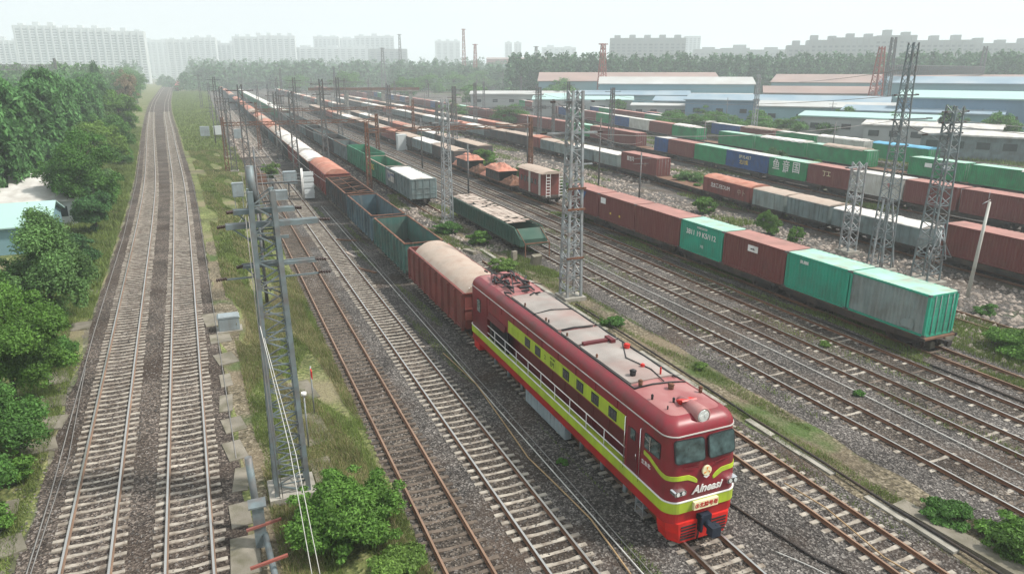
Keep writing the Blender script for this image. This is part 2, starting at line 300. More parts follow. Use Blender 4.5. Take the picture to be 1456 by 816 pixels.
def strip(name,f0,f1,y0,y1,z,m,step=6.,jit=0.):
    n=int((y1-y0)/step)+1; vs=[];
    for i in range(n+1):
        y=y0+(y1-y0)*i/n; j=[(rnd.uniform(-jit,jit)) for _ in range(2)]; vs+=[(f0(y)+j[0],y,z),(f1(y)+j[1],y,z)]
    o=MB().add(vs,[(2*i,2*i+1,2*i+3,2*i+2) for i in range(n)]).build(name,m); return tag(o,kind='structure')
strip('ballast_bed',lambda y:fA(y)-2.15,lambda y:fB(y)+2.0,-40,1200,0.,M['ballast_brown'],1.5,.12)
strip('yard_ground',lambda y:5.2 if y<140 else 2.2,lambda y:min(150,55+y*1.1),-40,900,-.012,M['yard'])
strip('ballast_bed',lambda y:5.35+ .0*y,lambda y:22.4,-30,700,.0,M['ballast'],1.5,.15)
strip('ballast_bed',lambda y:25.3,lambda y:41.2,-30,700,.0,M['ballast'],1.5,.25)
strip('grass_verge',lambda y:fB(y)+2.05,lambda y:5.3 if y<140 else max(2.2,5.3-(y-140)*.05),-30,1000,.006,M['grassbed'],1.5,.1)
strip('embankment',lambda y:fA(y)-26,lambda y:fA(y)-2.3,-30,1000,-.01,M['grassbed'],2.,.2)
strip('trackside_path',lambda y:22.5,lambda y:25.2,-30,75,.008,M['soil'],2.,.2)
strip('trackside_path',lambda y:fB(y)+2.1,lambda y:fB(y)+3.3,14,75,.012,M['soil'],2.,.25)

# oil-dark ballast between the rails
M['oily']=gravel_mat('oily_ballast',[(0,(.02,.017,.015)),(1,(.20,.17,.14)),(.35,(.045,.037,.031)),(.75,(.09,.075,.062))],dirtc=(.035,.025,.02),dirta=.7)
for X_,y0_ in ((6.5,5),(9.72,5),(14.86,3),(27.95,4),(32.2,4),(35.5,4),(39.2,6)):
    strip('track_bed',lambda y:X_-1.0,lambda y:X_+1.0,y0_,500,.006,M['oily'],2.5,.12)
# stones
def stones(name,n,x0,x1,y0,y1,s0,s1,m,mask=None):
    X=rng.uniform(x0,x1,n*2); Y=y0+(y1-y0)*rng.uniform(0,1,n*2)**1.4
    if mask is not None: k=mask(X,Y); X=X[k];Y=Y[k]
    X=X[:n];Y=Y[:n]; n=len(X)
    base=np.array([(1,0,0),(-1,0,0),(0,1,0),(0,-1,0),(0,0,.8),(0,0,-.4)],float)
    V=base[None]*rng.uniform(.6,1.3,(n,6,1))*rng.uniform(s0,s1,(n,1,1)); a=rng.uniform(0,6.28,n); c,s=np.cos(a)[:,None],np.sin(a)[:,None]
    x=V[:,:,0]*c-V[:,:,1]*s; y=V[:,:,0]*s+V[:,:,1]*c
    V=np.stack([x+X[:,None],y+Y[:,None],V[:,:,2]+.01],2).reshape(-1,3)
    F=np.array([(0,2,4),(2,1,4),(1,3,4),(3,0,4)]); F=(F[None]+np.arange(n)[:,None,None]*6).reshape(-1,3)
    return tag(link(name,np_mesh(name,V,F,m)),kind='stuff')
stone_m=mat('loose_stone',(.12,.108,.098),.95,0,var=.3,scale=.4,world=True,island=.7)
stones('ballast_stones',46000,-9,42,10,62,.03,.065,stone_m,lambda X,Y:((X<0)&(X<-1.0-Y*.02))|((X>5.4)&(X<22.5))|((X>25.3)&(X<41)))
rub_m=mat('rubble_stone',(.20,.17,.145),.95,0,var=.4,scale=.6,world=True,island=.7)
stones('rubble',9000,41.5,57,22,150,.08,.26,rub_m)
stones('rubble',5000,17.5,27,60,140,.06,.2,rub_m)
stones('rubble',5000,5,22,150,330,.1,.4,rub_m)
stones('rubble',6000,42,78,90,300,.12,.4,rub_m)

# ------------------------------------------------------------------ tracks
def rail_mesh(fx,side,y0,y1,step,mats):
    prof=[(-.07,.035),(-.07,.05),(-.015,.07),(-.015,.15),(-.038,.165),(-.034,.192),(.034,.192),(.038,.165),(.015,.15),(.015,.07),(.07,.05),(.07,.035)]
    n=max(1,int((y1-y0)/step)); rings=[]
    for i in range(n+1):
        y=y0+(y1-y0)*i/n; x=fx(y)+side*.755; rings.append([(x+u*(1.15),y,v) for u,v in prof])
    m=MB(); m.loft(rings,0,False,True,True,True)
    for i,f in enumerate(m.f[:-2]):
        if i%12==5: m.mi[i]=1
    m.mi=[ (1 if (i%12==5 and i<n*12) else 0) for i in range(len(m.f))]
    return m.mesh('rail',mats)
def sleeper_mb(m=None,cx=0,cy=0,ang=0,L=2.5,sag=.03):
    m=m or MB(); L*=.97; S=[(-L/2,.21,.045),(-.62,.215,.05),(-.25,.17,.05-sag),(.25,.17,.05-sag),(.62,.215,.05),(L/2,.21,.045)]; rings=[]
    c,s=math.cos(ang),math.sin(ang)
    for x,wd,z in S:
        rings.append([(cx+x*c-y*s,cy+x*s+y*c,zz) for y,zz in((-wd/2,-.1),(wd/2,-.1),(wd/2*.85,z),(-wd/2*.85,z))])
    m.loft(rings,0,False,True,True,True); return m
SL={'pale':sleeper_mb().mesh('sleeper',M['concrete']),'dark':sleeper_mb().mesh('sleeper',M['concrete_dk'])}
SL['mixed']=SL['pale']
clipm=MB()
for sx in(-.755,.755):
    for d in(-.11,.11): clipm.box(sx+d-.035,sx+d+.035,-.07,.07,.045,.09)
def track(label,fx,y0,y1,near,kind,mats,pitch=.56,step=None,show=100):
    t=thing('railway_track',label,'railway track',(0,0,0),group='tracks of the yard'); step=step or (3. if abs(fx(y0)-fx(y0+60))>.3 else 60.)
    for s in(-1,1): link('rail',rail_mesh(fx,s,y0,y1,step,mats),t)
    rest=MB(); y=y0; k=0
    while y<min(y1,330):
        yy=y+rnd.uniform(-.035,.035); a=math.atan((fx(yy+1)-fx(yy-1))/2); x=fx(yy)+rnd.uniform(-.04,.04)
        if y>=near and k<show:
            o=link('sleeper',SL['dark'] if (kind=='mixed' and rnd.random()<.35) else SL[kind],t); o.location=(x,yy,rnd.uniform(-.012,.006) if kind!='mixed' else rnd.uniform(-.040,-.004)); o.rotation_euler=(0,rnd.uniform(-.008,.008),-a+rnd.uniform(-.02,.02)); k+=1
        elif y>near or y<near-.1: sleeper_mb(rest,x,yy,-a,2.5,.03 if kind!='mixed' else .05)
        y+=pitch if y<120 else pitch*1.6
    o=rest.build('sleepers',M['concrete_dk'] if kind=='dark' else M['concrete'],t); tag(o,kind='stuff')
    return t
BR=[M['railside2'],M['railtop']]; RR=[M['railside'],M['railtop2']]; RB=[M['railside'],M['railtop']]
track('curving main track with pale sleepers nearest the trees',fA,8,1150,20,'pale',BR)
track('curving main track with pale sleepers beside the grass verge',fB,8,1150,20,'pale',BR)
c_=lambda v:(lambda y:v)
track('rusty track with dark sleepers along the grass strip edge',c_(6.5),6,650,17,'dark',RR)
track('straight track with pale sleepers left of the locomotive',c_(9.72),6,650,15,'pale',RB)
track('track under the red locomotive and its freight train',c_(14.86),2,900,9,'pale',RB,show=24)
track('track with weathered sleepers just right of the locomotive nose',c_(20.55),2,57,6,'pale',RR)
track('track under the green gondola wagons',c_(23.9),79,650,82,'dark',RR,show=20)
track('first yard track beyond the weedy kerb',c_(27.95),4,600,10,'mixed',RB,.58)
track('second yard track beyond the weedy kerb',c_(32.2),4,600,12,'mixed',RB,.58)
track('third yard track between the kerb and container train',c_(35.5),4,600,16,'mixed',RB,.58)
track('grassy track under the near container train',c_(39.2),4,600,18,'dark',RR,.58)
fL=lambda y: float(np.interp(y,[0,33,65,90,130,300,600],[58.2,58.6,60.2,62.6,63.6,64,64]))
fM=lambda y: float(np.interp(y,[0,52,65,80,98,137,233,330,403,600],[77.2,77.8,78.2,79,80.6,84.5,88,92,95,104]))
fN=lambda y: float(np.interp(y,[0,60,80,108,135,183,240,400],[98.5,98.8,99.5,101.5,104,111,120,150]))
track('rail siding half buried in rubble beyond the near containers',c_(46.6),6,120,16,'dark',RR,.6,show=60)
track('track under the middle row of grey wagons',fL,6,500,22,'dark',RR,.6,show=60)
track('track under the long far container train',fM,20,600,30,'dark',RR,.6,show=10)
track('track under the green wagons behind the far containers',fN,20,400,40,'dark',RR,.6,show=10)
# ------------------------------------------------------------------ bogies shared by all rolling stock
def wheelset_mesh():
    m=MB(); m.cyl((-.85,0,.62),(.85,0,.62),.09,8)
    for s in(-1,1):
        m.cyl((s*.72,0,.62),(s*.84,0,.62),.43,18); m.cyl((s*.70,0,.62),(s*.74,0,.62),.47,18); m.cyl((s*.84,0,.62),(s*1.05,0,.62),.13,8)
    return m.mesh('wheelset',M['wheel'])
WS=wheelset_mesh()
def bogie_frame(axles,dark='under'):
    m=MB(); a0,a1=axles[0]-.35,axles[-1]+.35
    for s in(-1,1):
        x=s*1.02; m.prism([(a0,.55),(a0,.8),(a0+.5,.95),(0,.75) if len(axles)==2 else (0,.95),(a1-.5,.95),(a1,.8),(a1,.55),(a1-.5,.62),(.35,.38),(-.35,.38),(a0+.5,.62)],'x',x-.07,x+.07)
        for a in axles: m.box(x-.13,x+.13,a-.16,a+.16,.45,.78)
        for d in(-.18,0,.18): m.cyl((x,d,.42),(x,d,.72),.07,8)
    m.box(-1,1,-.2,.2,.6,.95); return m.mesh('bogie_frame',M[dark])
BG=bogie_frame([-.9,.9]); BG3=bogie_frame([-1.8,0,1.8])
def put_bogie(par,y,axles=(-.9,.9),me=None):
    b=link('bogie',me or BG,par); b.location=(0,y,0)
    for a in axles:
        w_=link('wheelset',WS,b); w_.location=(0,a,0)
    return b

# ------------------------------------------------------------------ locomotive
LX,LY,LL=14.86,17.5,20.2
def outline(hw,y0,y1,rf,rr,nc=7,nose=0.):
    pts=[]
    def arc(cx,cy,r,a0,a1):
        for i in range(nc+1):
            a=a0+(a1-a0)*i/nc; pts.append((cx+r*math.cos(a),cy+r*math.sin(a)))
    arc(hw-rf,y0+rf,rf,0,-PI/2)
    arc(-hw+rf,y0+rf,rf,-PI/2,-PI)
    arc(-hw+rr,y1-rr,rr,PI,PI/2)
    arc(hw-rr,y1-rr,rr,PI/2,0)
    # gently bowed nose
    return [(x,y-nose*(1-(x/hw)**2) if y<y0+rf else y) for x,y in pts]
def ring(o,z): return [(x,y,z) for x,y in o]
loco=thing('locomotive','dark red diesel locomotive with lime green bands, heading the freight train','locomotive',(LX,LY,0))
HW=1.5
# cab body (full width, front and rear)
def cabring(z):
    rake={1.2:0,1.45:.0,2.4:.02,3.2:.10,4.3:.26}; y=np.interp(z,list(rake),list(rake.values()))
    return y
m=MB(); zs=[1.0,1.45,1.9,2.4,2.9,3.3,3.7,4.05,4.3]
m.loft([ring(outline(HW-(.02 if z>3.8 else 0),float(cabring(z)),2.9,.42,.03,7,.13),z) for z in zs],0,True,True,True,False,flip=True)
body=m.build('cab_body',M['loco'],loco)
m=MB(); m.loft([ring(outline(HW,17.6,LL,.03,.25,5),z) for z in(1.0,4.3)],0,True,True,True,False,flip=True); m.build('rear_cab_body',M['loco'],loco)
# hood: recessed lower wall, shade put into its darker maroon; proud upper band
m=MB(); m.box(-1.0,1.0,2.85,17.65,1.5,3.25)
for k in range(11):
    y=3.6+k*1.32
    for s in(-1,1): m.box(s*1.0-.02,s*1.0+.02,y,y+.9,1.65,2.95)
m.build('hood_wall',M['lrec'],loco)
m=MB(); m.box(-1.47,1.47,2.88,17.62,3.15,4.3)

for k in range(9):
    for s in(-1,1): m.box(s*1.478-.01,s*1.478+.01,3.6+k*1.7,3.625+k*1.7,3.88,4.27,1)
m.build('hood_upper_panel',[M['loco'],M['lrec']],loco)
# roof shell: rounded shoulder all the way round
prof=[(4.3,0),(4.42,.015),(4.56,.06),(4.68,.14),(4.77,.25),(4.83,.40),(4.865,.58)]
rings=[]
for z,i in prof:
    rings.append(ring(outline(HW-i,.26+i*1.25,LL-i*.8,max(.42-i*.25,.2),max(.3-i*.2,.1),7,.12*(1-i)),z))
rings.append(ring(outline(HW-.86,.26+1.35,LL-.75,.2,.1,7,.0),4.885)); rings.append(ring(outline(.2,3,LL-2.5,.1,.1,7,0),4.91))
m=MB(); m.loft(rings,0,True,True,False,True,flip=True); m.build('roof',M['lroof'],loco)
# overwrite the shoulder with the glossy body colour: the curved shoulder is its own panel, 4 mm proud
sh=[]
for z,i in [(4.29,-.004),(4.42,.011),(4.56,.056),(4.68,.135),(4.775,.245),(4.834,.38)]:
    sh.append(ring(outline(HW-i,.26+i*1.25-.004,LL-i*.8+.004,max(.42-i*.25,.2),max(.3-i*.2,.1),7,.12*(1-i)),z+.004))
m=MB(); m.loft(sh,0,True,True,False,False,flip=True); m.build('roof_shoulder',M['loco'],loco)
# perimeter strips
def perim(z,off=.012,y1=LL,rear=.25):
    return outline(HW+off,float(cabring(z))-off,y1+off,.42+off,rear,7,.13)
def band(z0,z1,off,mname,name,th=None):
    a=perim(z0,off); bb=perim(z1,off); m=MB(); th=th or off*.9
    a2=perim(z0,off-th); b2=perim(z1,off-th)
    m.loft([ring(a2,z0),ring(a,z0),ring(bb,z1),ring(b2,z1)],0,False,True,False,False,flip=True); return m.build(name,M[mname],loco)
band(1.42,1.84,.05,'lime','lime_frame_stripe',.3); band(1.845,1.885,.065,'white','white_edge_line',.05)
band(1.0,1.42,.012,'skirt','lower_skirt',.02)
band(4.285,4.325,.03,'whiteroof','rain_gutter',.03)
# deck
m=MB(); m.box(-1.49,1.49,2.8,17.7,1.40,1.56); m.build('walkway',M['rooftan'],loco)
# lime upper band with windows on both sides
for s in(-1,1):
    m=MB(); m.box(s*1.475-.012,s*1.475+.012,2.95,14.55,3.22,3.86); sb=m.build('lime_window_band',M['lime'],loco)
    m=MB(); m.box(s*1.475-.012,s*1.475+.012,17.7,19.9,2.35,2.62); m.build('lime_window_band',M['lime'],loco)
    for k,y in enumerate([3.9,5.3,6.6,7.9,10.85,12.05]):
        m=MB(); m.box(s*1.492-.012,s*1.492+.012,y-.3,y+.3,3.30,3.76,1); m.box(s*1.5-.012,s*1.5+.012,y-.25,y+.25,3.35,3.71,0)
        for q in(-.08,.1): m.box(s*1.512-.006,s*1.512+.006,y+q-.012,y+q+.012,3.35,3.71,1)
        m.build('hood_window',[M['window'],M['black']],loco)
    m=MB(); m.box(s*1.49-.01,s*1.49+.01,13.2,14.1,3.32,3.74,0)
    for q in range(7): m.box(s*1.5-.02,s*1.5+.02,13.22,14.08,3.35+q*.055,3.37+q*.055,0)
    m.build('louvre_panel',M['lime'],loco)
    m=MB(); m.box(s*1.38-.03,s*1.38+.03,14.75,17.4,1.6,3.14)
    for q in range(16): m.box(s*1.42-.02,s*1.42+.02,15+q*.135,15.05+q*.135,1.7,3.05)
    m.build('dark_opening_panel',M['black'],loco)  # black slatted panel stands in for the dark inside a side opening
    m=MB(); m.prism([(s*1.46,3.15),(s*1.46,3.42),(s*1.52,3.42),(s*1.62,3.10)],'y',14.8,17.3); m.build('opening_hood',M['lrec'],loco)
def sgn_text(body,size,x,y,z,side,m,par,shear=0,bold=0,name='lettering',ext=.006):
    """side -1: on the left wall (normal -x), 'f': on the front (normal -y)"""
    o=link(name,text_mesh(body,size,ext,M[m] if isinstance(m,str) else m,shear,bold),par)
    o.location=(x,y,z)
    if side=='f': o.rotation_euler=(PI/2,0,0)
    elif side==-1: o.rotation_euler=(PI/2,0,-PI/2)
    else: o.rotation_euler=(PI/2,0,PI/2)
    return o
sgn_text('2',.3,-1.49,10.05,3.53,-1,'black',loco); sgn_text('EM',.34,-1.49,9.3,3.45,-1,'black',loco); sgn_text('DF4·1207',.13,-1.49,9.25,3.72,-1,'black',loco)
# railing
for s in(-1,1):
    m=MB(); x=s*1.47
    for z in(2.55,2.12): m.cyl((x,2.95,z),(x,18.2,z),.024,6)
    m.cyl((x,18.2,2.55),(x,18.2,1.56),.024,6)
    m.build('handrail',M['white'],loco)
    for k in range(11): m=MB(); m.cyl((x,3.0+k*1.5,1.56),(x,3.0+k*1.5,2.55),.02,6); m.build('railing_post',M['white'],loco)
    for y in(2.9,1.85):
        m=MB(); m.cyl((s*1.54,y,1.7),(s*1.54,y,3.9),.018,6); m.cyl((s*1.54,y,3.9),(s*1.48,y,3.9),.018,6); m.cyl((s*1.54,y,1.7),(s*1.48,y,1.7),.018,6); m.build('grab_rail',M['chrome'],loco)
# cab door and windows
def rpanel(c,u,v,w_,h_,r,th,name,mt,par,n=5,inner=None):
    c,u,v=Vector(c),Vector(u).normalized(),Vector(v).normalized(); nn=u.cross(v)
    def rr(w_,h_,r):
        P=[]
        for cx,cy,a0 in((w_/2-r,h_/2-r,0),(-w_/2+r,h_/2-r,PI/2),(-w_/2+r,-h_/2+r,PI),(w_/2-r,-h_/2+r,1.5*PI)):
            for i in range(n+1): a=a0+PI/2*i/n; P.append((cx+r*math.cos(a),cy+r*math.sin(a)))
        return P
    P=rr(w_,h_,r); m=MB()
    m.loft([[c+u*a+v*b-nn*.03 for a,b in P],[c+u*a+v*b+nn*th for a,b in P]],0,False,True,True,True)
    if inner:
        Q=rr(w_-inner,h_-inner,max(r-inner/2,.02)); m.loft([[c+u*a+v*b+nn*(th-.002) for a,b in Q],[c+u*a+v*b+nn*(th+.006) for a,b in Q]],1,False,True,False,True)
    return m.build(name,mt,par)
up=(0,0,1)
for s in(-1,1):
    u=(0,-1,0) if s<0 else (0,1,0)
    d=rpanel((s*1.505,2.36,2.78),u,up,.78,1.75,.08,.012,'cab_door',[M['loco'],M['lrec']],loco,inner=.06)
    rpanel((s*1.52,2.36,3.42),u,up,.36,.46,.07,.012,'door_window',[M['black'],M['glassg']],d,inner=.06)
    m=MB(); m.cyl((s*1.56,2.06,2.5),(s*1.56,2.06,2.75),.014,6); m.build('handle',M['chrome'],d)
    wv=rpanel((s*1.505,1.12,3.58),u,up,1.0,.62,.09,.014,'cab_side_window',[M['black'],M['glassg']],loco,inner=.07)
    m=MB(); m.box(s*1.53-.012,s*1.53+.012,1.22,1.26,3.3,3.86); m.bar((s*1.53,1.28,3.62),(s*1.53,1.58,3.72),.02); m.build('window_divider',M['chrome'],wv)
# windscreens follow the raked nose
sl_=.16/1.1
for s in(-1,1):
    vx=Vector((0,.2,1)).normalized(); y=float(cabring(3.75))-.13*(1-(.68/1.5)**2)-.012
    u=Vector((1,(.13*2*.68*s/2.25),0)).normalized()
    wv=rpanel((s*.68,y,3.76),u,vx,1.22,.87,.14,.022,'windscreen',[M['black'],M['glassg']],loco,inner=.08)
    m=MB(); c=Vector((s*.68,y-.05,3.5)); m.bar(c+Vector((.25*s,0.0,-.12)),c+Vector((-.05,.05,.38)),.018); m.bar(c+Vector((-.12,.01,.1)),c+Vector((.12,.05,.3)),.015); m.build('wiper',M['black'],wv)
# faint brow line between screens
m=MB(); 
for s in(-1,1): m.bar((s*.35,float(cabring(3.1))-.145,3.12),(s*.95,float(cabring(3.1))-.10,3.16),.03)
m.build('brow_trim',M['lrec'],loco)
# lime swooshes: follow the perimeter from the door to the nose
def wallpt(t,z,off):
    """t: distance along left side from y=1.75 forward, round the corner, along the front to centre"""
    o=[]; pr_=perim(z,off); 
    idx=[i for i,(x,y) in enumerate(pr_) if x<=0 and y<1.2]
    pts=[(-HW-off,1.75)]+[pr_[i] for i in sorted(idx,key=lambda i:(-pr_[i][1] if pr_[i][0]<-1.07 else 5+pr_[i][0]))]
    x0,y0=pts[-1]
    if x0<0: pts.append((0,y0))
    d=0
    for a,b in zip(pts,pts[1:]):
        l=math.dist(a,b)
        if d+l>=t: k=(t-d)/max(l,1e-6); return (a[0]+(b[0]-a[0])*k,a[1]+(b[1]-a[1])*k)
        d+=l
    return pts[-1]
for s in(1,-1):
    T=list(np.linspace(.15,2.75,34)); C=np.interp(T,[0,.5,1.1,1.5,2.0,2.35,2.6,2.8],[3.10,3.04,2.83,2.76,2.79,2.76,2.64,2.5]); 
    if s<0: C=C+.0
    rg=[]
    for t,z in zip(T,C):
        hw=.085*min(1,(2.85-t)/.25+.15); q=[]
        for off,dz in((.005,-hw),(.024,-hw),(.024,hw),(.005,hw)):
            x,y=wallpt(t,z+dz,off); q.append((x*s,y,z+dz))
        rg.append(q)
    m=MB(); m.loft(rg,0,False,True,True,True,flip=(s<0)); m.build('lime_swoosh',M['lime'],loco)
sgn_text('立东北',.2,-1.512,1.45,2.66,-1,'white',loco)
# nose emblem, name, plate
m=MB(); yy=float(cabring(2.9))-.13
m.cyl((0,yy-.06,2.92),(0,yy+.02,2.92),.19,24,0)
for a in(90,210,330): m.prism([(.02*math.cos(R(a+90)),2.92+.02*math.sin(R(a+90))),(.15*math.cos(R(a+14)),2.92+.15*math.sin(R(a+14))),(.15*math.cos(R(a-14)),2.92+.15*math.sin(R(a-14)))],'y',yy-.068,yy-.058,1)
em=m.build('emblem',[M['emblem'],M['orange']],loco)
m=MB(); m.prism([(-.11,2.74),(0,2.69),(.11,2.74),(.12,2.70),(0,2.62),(-.12,2.70)],'y',yy-.055,yy-.03); m.build('emblem_base',M['white'],em)
sgn_text('Alneasi',.43,0.03,float(cabring(2.3))-.145,2.25,'f','white',loco,shear=.35,bold=.008,ext=.014)
m=MB(); m.box(-.52,.52,-.235,-.05,1.49,1.80); pl=m.build('number_plate',M['emblem'],loco)
sgn_text('⑧北牌号母',.2,0,-.24,1.64,'f','redtxt',pl,bold=.004)
for s in(-1,1):
    m=MB(); y=-.02; x=s*1.13
    m.loft([[(x+a*.24,yy_,2.3+b*.10) for a,b in((-1,-.6),(-.8,-1),(.8,-1),(1,-.6),(1,.6),(.8,1),(-.8,1),(-1,.6))] for yy_ in(.1,-.2)],0,False,True,True,True,flip=True)
    h=m.build('headlight',M['chrome'],loco)
    m=MB()
    for q in(-.11,.11): m.cyl((x+q,-.19,2.3),(x+q,-.215,2.3),.075,14)
    m.build('lamp_lens',M['lens'],h)
    m=MB(); m.box(x-.2,x+.2,-.205,-.203,2.225,2.375); m.build('lamp_bezel',M['black'],h)
# roof headlamp
m=MB(); m.loft([[(r_*math.cos(a),y_,zc+r_*math.sin(a)) for a in np.linspace(0,2*PI,25)[:-1]] for y_,r_,zc in((1.9,.05,4.80),(1.7,.18,4.83),(1.1,.26,4.86),(.5,.30,4.84),(.34,.305,4.83),(.33,.26,4.83))],0,True,True,True,False,flip=False); hl=m.build('roof_headlamp',M['lroof'],loco)
m=MB(); m.cyl((0,.40,4.83),(0,.335,4.83),.265,24,0,.265); m.build('lamp_rim',M['chrome'],hl)
m=MB(); m.cyl((0,.34,4.83),(0,.318,4.83),.22,24)
for q in(-.1,.1): m.cyl((q,.318,4.83+q*.3),(q,.30,4.83+q*.3),.085,14)
m.build('lamp_lens',M['lens'],hl)
m=MB(); m.prism([(1.5,5.0),(1.15,5.12),(1.1,5.08),(1.45,4.92)],'x',-.34,.28); m.box(-.3,.25,1.3,1.45,4.86,5.02); m.build('horn_box',M['pilot'],loco)
# pilot
m=MB(); A=[(-1.35,.22),(-1.05,-.16),(1.05,-.16),(1.35,.22),(1.35,.75),(-1.35,.75)]
m.loft([[(x*.93,y*1.0+.02,.2) for x,y in A],[(x*1.02,y-.02,.62) for x,y in A],[(x*1.04,y,1.02) for x,y in A]],0,False,True,True,True); pil=m.build('pilot',M['pilot'],loco)
for s in(-1,1):
    for q in range(5):
        m=MB(); z=.34+q*.125; x0,x1=(.36,.98); m.box(min(s*x0,s*x1),max(s*x0,s*x1),-.20,-.12,z,z+.05); m.build('grille_slot',M['black'],pil)
m=MB(); m.box(-.28,.22,-.32,0,.86,1.22); m.box(-.28,-.2,-.4,-.1,.62,1.22); m.cyl((.0,-.3,.92),(.05,-.62,.82),.14,10); m.box(-.12,.26,-.82,-.5,.62,1.0); m.cyl((.2,-.66,.58),(.2,-.66,1.02),.09,10); m.build('coupler',M['blue_dk'],loco)
m=MB(); m.tube([(-.3,-.22,.95),(-.36,-.36,.6),(-.34,-.3,.35)],.035); m.build('brake_hose',M['black'],loco)
m=MB(); m.box(-1.3,1.3,LL-.75,LL+.1,.3,1.0); m.build('rear_pilot',M['pilot'],loco)
# underframe, battery boxes, bogies
m=MB(); m.box(-1.35,1.35,.7,LL-.5,.95,1.41)
for k in range(14): m.box(-1.4,1.4,.9+k*1.4,.98+k*1.4,.9,1.4)
m.build('underframe',M['under'],loco)
for s in(-1,1):
    m=MB(); x=s*1.3; m.box(x-.16,x+.16,7.9,12.3,.28,1.38)
    for k in range(6): m.box(s*1.465-.008,s*1.465+.008,7.95+k*.73,8.6+k*.73,.34,1.32); m.box(s*1.48-.01,s*1.48+.01,8.25+k*.73,8.3+k*.73,.75,.95)
    m.build('battery_box',M['boxgrey'],loco)
    m=MB()
    for k in range(4): m.box(s*1.35-.15,s*1.35+.15,1.55,1.95,.35+k*.3,.38+k*.3)
    m.bar((s*1.48,1.5,.3),(s*1.48,1.5,1.4),.03); m.bar((s*1.48,2.0,.3),(s*1.48,2.0,1.4),.03); m.build('cab_steps',M['steel'],loco)
    for k in range(7): 
        y=(2.2,3.1,4.9,6.7,13.2,15,16.9)[k]; m=MB(); m.cyl((s*1.25,y,.45),(s*1.25,y,1.25),.1,8); m.bar((s*1.25,y,.9),(s*1.3,y+.6,1.2),.06); m.build('brake_cylinder',M['boxgrey'],loco)
for y in(4.4,15.6): put_bogie(loco,y,(-1.8,0,1.8),BG3)
m=MB(); m.cyl((-.8,9.8,.6),(-.8,12,.6),.3,12); m.box(-1.1,1.1,8,12.2,.4,.95); m.build('fuel_tank',M['under'],loco)
# roof details
def roofz(x): return 4.89
panels=[(3.5,7.55),(7.75,9.4),(9.75,15.2)]
for i,(a,b_) in enumerate(panels):
    m=MB(); n=10; rg=[]
    for k in range(n+1):
        y=a+(b_-a)*k/n; rg.append([(x,y,4.905+.05*math.cos(x*1.3)*(1)+ .012*math.sin(y*3.1+x*4)) for x in(-.98,-.6,-.2,.2,.6,.98)])
    top=[[(x,y,z) for x,y,z in r] for r in rg]; m.loft(top,0,True,False,False,False); 
    for x in(-.98,.98): m.box(x-.02,x+.02,a,b_,4.80,4.93)
    for y in(a,b_): m.box(-1.0,1.0,y-.02,y+.02,4.80,4.955)
    m.build('roof_hatch',M['rooftan'],loco)
m=MB()
for x in(-1.06,1.08): m.tube([(x,3.1,4.87),(x,8,4.87),(x+.02,12,4.87),(x,16,4.86)],.03)
m.tube([(-1.06,3.1,4.88),(-.3,3.05,4.95),(.4,2.95,4.95),(1.1,2.9,4.86)],.035); m.tube([(.25,3.1,4.95),(.4,4.2,4.98),(.1,5.6,4.98),(.9,7.2,4.93)],.025)
m.tube([(-.9,9.55,4.97),(-.2,9.6,5.0),(.7,9.5,4.96)],.05); m.tube([(-1.1,12.2,4.92),(-.1,12.3,5.0),(1.0,12.1,4.95)],.03); m.tube([(.95,3.3,4.93),(.98,9,4.93),(1.02,14,4.93)],.045)
m.build('roof_pipe',M['black'],loco)
m=MB(); m.box(-.85,.35,7.5,7.72,4.94,5.06); m.box(.4,.62,7.3,7.9,4.93,5.1); m.build('roof_ridge_box',M['lrec'],loco)
for x,y,r_,mm_,h_ in((-.55,4.05,.13,'black',.24),(.25,4.6,.09,'pilot',.14),(-.75,3.2,.09,'rust',.2),(.15,2.5,.12,'rust',.18),(1.05,1.9,.08,'rust',.16),(-.4,1.55,.05,'black',.13),(-.95,2.1,.05,'black',.12),(-.9,1.2,.03,'black',.06),(-.95,6.2,.05,'rust',.14),(-.95,8.9,.05,'rust',.14),(-.95,11.1,.05,'rust',.14),(-.95,10.8,.04,'black',.14),(-.98,13.5,.05,'rust',.15),(.75,6.6,.14,'pilot',.2),(.5,3.7,.04,'pilot',.3)):
    m=MB(); m.cyl((x,y,4.85),(x,y,4.9+h_),r_*.8,10,0,r_); m.cyl((x,y,4.9+h_),(x,y,4.95+h_),r_*1.15,10,0,r_*.5); m.build('roof_vent',M[mm_],loco)
m=MB()
for k in range(30):
    x=rnd.uniform(-.95,.8); y=rnd.uniform(15.2,19.3); z=4.9+rnd.uniform(0,.3)
    m.bar((x,y,z),(x+rnd.uniform(-.6,.6),y+rnd.uniform(-.8,.8),4.95+rnd.uniform(0,.35)),rnd.uniform(.04,.14))
for s in(-.7,.5): m.bar((s,15.6,5.0),(s+.1,19.2,5.15),.07); m.bar((s,15.6,5.0),(-.1,17.4,5.5),.05); m.bar((-.1,17.4,5.5),(s,19.,5.1),.05)
m.build('pantograph_frame',M['black'],loco)
for x,y,w_,d_,h_ in((-.5,18.6,.6,.4,.32),(.1,18.9,.5,.5,.3),(.5,18.3,.5,.35,.3),(.3,16.6,.6,.5,.16),(-.2,17.6,.35,.35,.3),(.75,17.3,.3,.5,.2)):
    m=MB(); m.loft([[(x+a*w_/2,y+b*d_/2,4.86) for a,b in((-1,-1),(1,-1),(1,1),(-1,1))],[(x+a*w_/2,y+b*d_/2,4.86+h_*.7) for a,b in((-1,-1),(1,-1),(1,1),(-1,1))],[(x+a*w_/2.6,y+b*d_/2.6,4.86+h_) for a,b in((-1,-1),(1,-1),(1,1),(-1,1))]],0,False,True,False,True); m.build('roof_equipment',M['lroof' if x<.2 else 'maroon2'],loco)
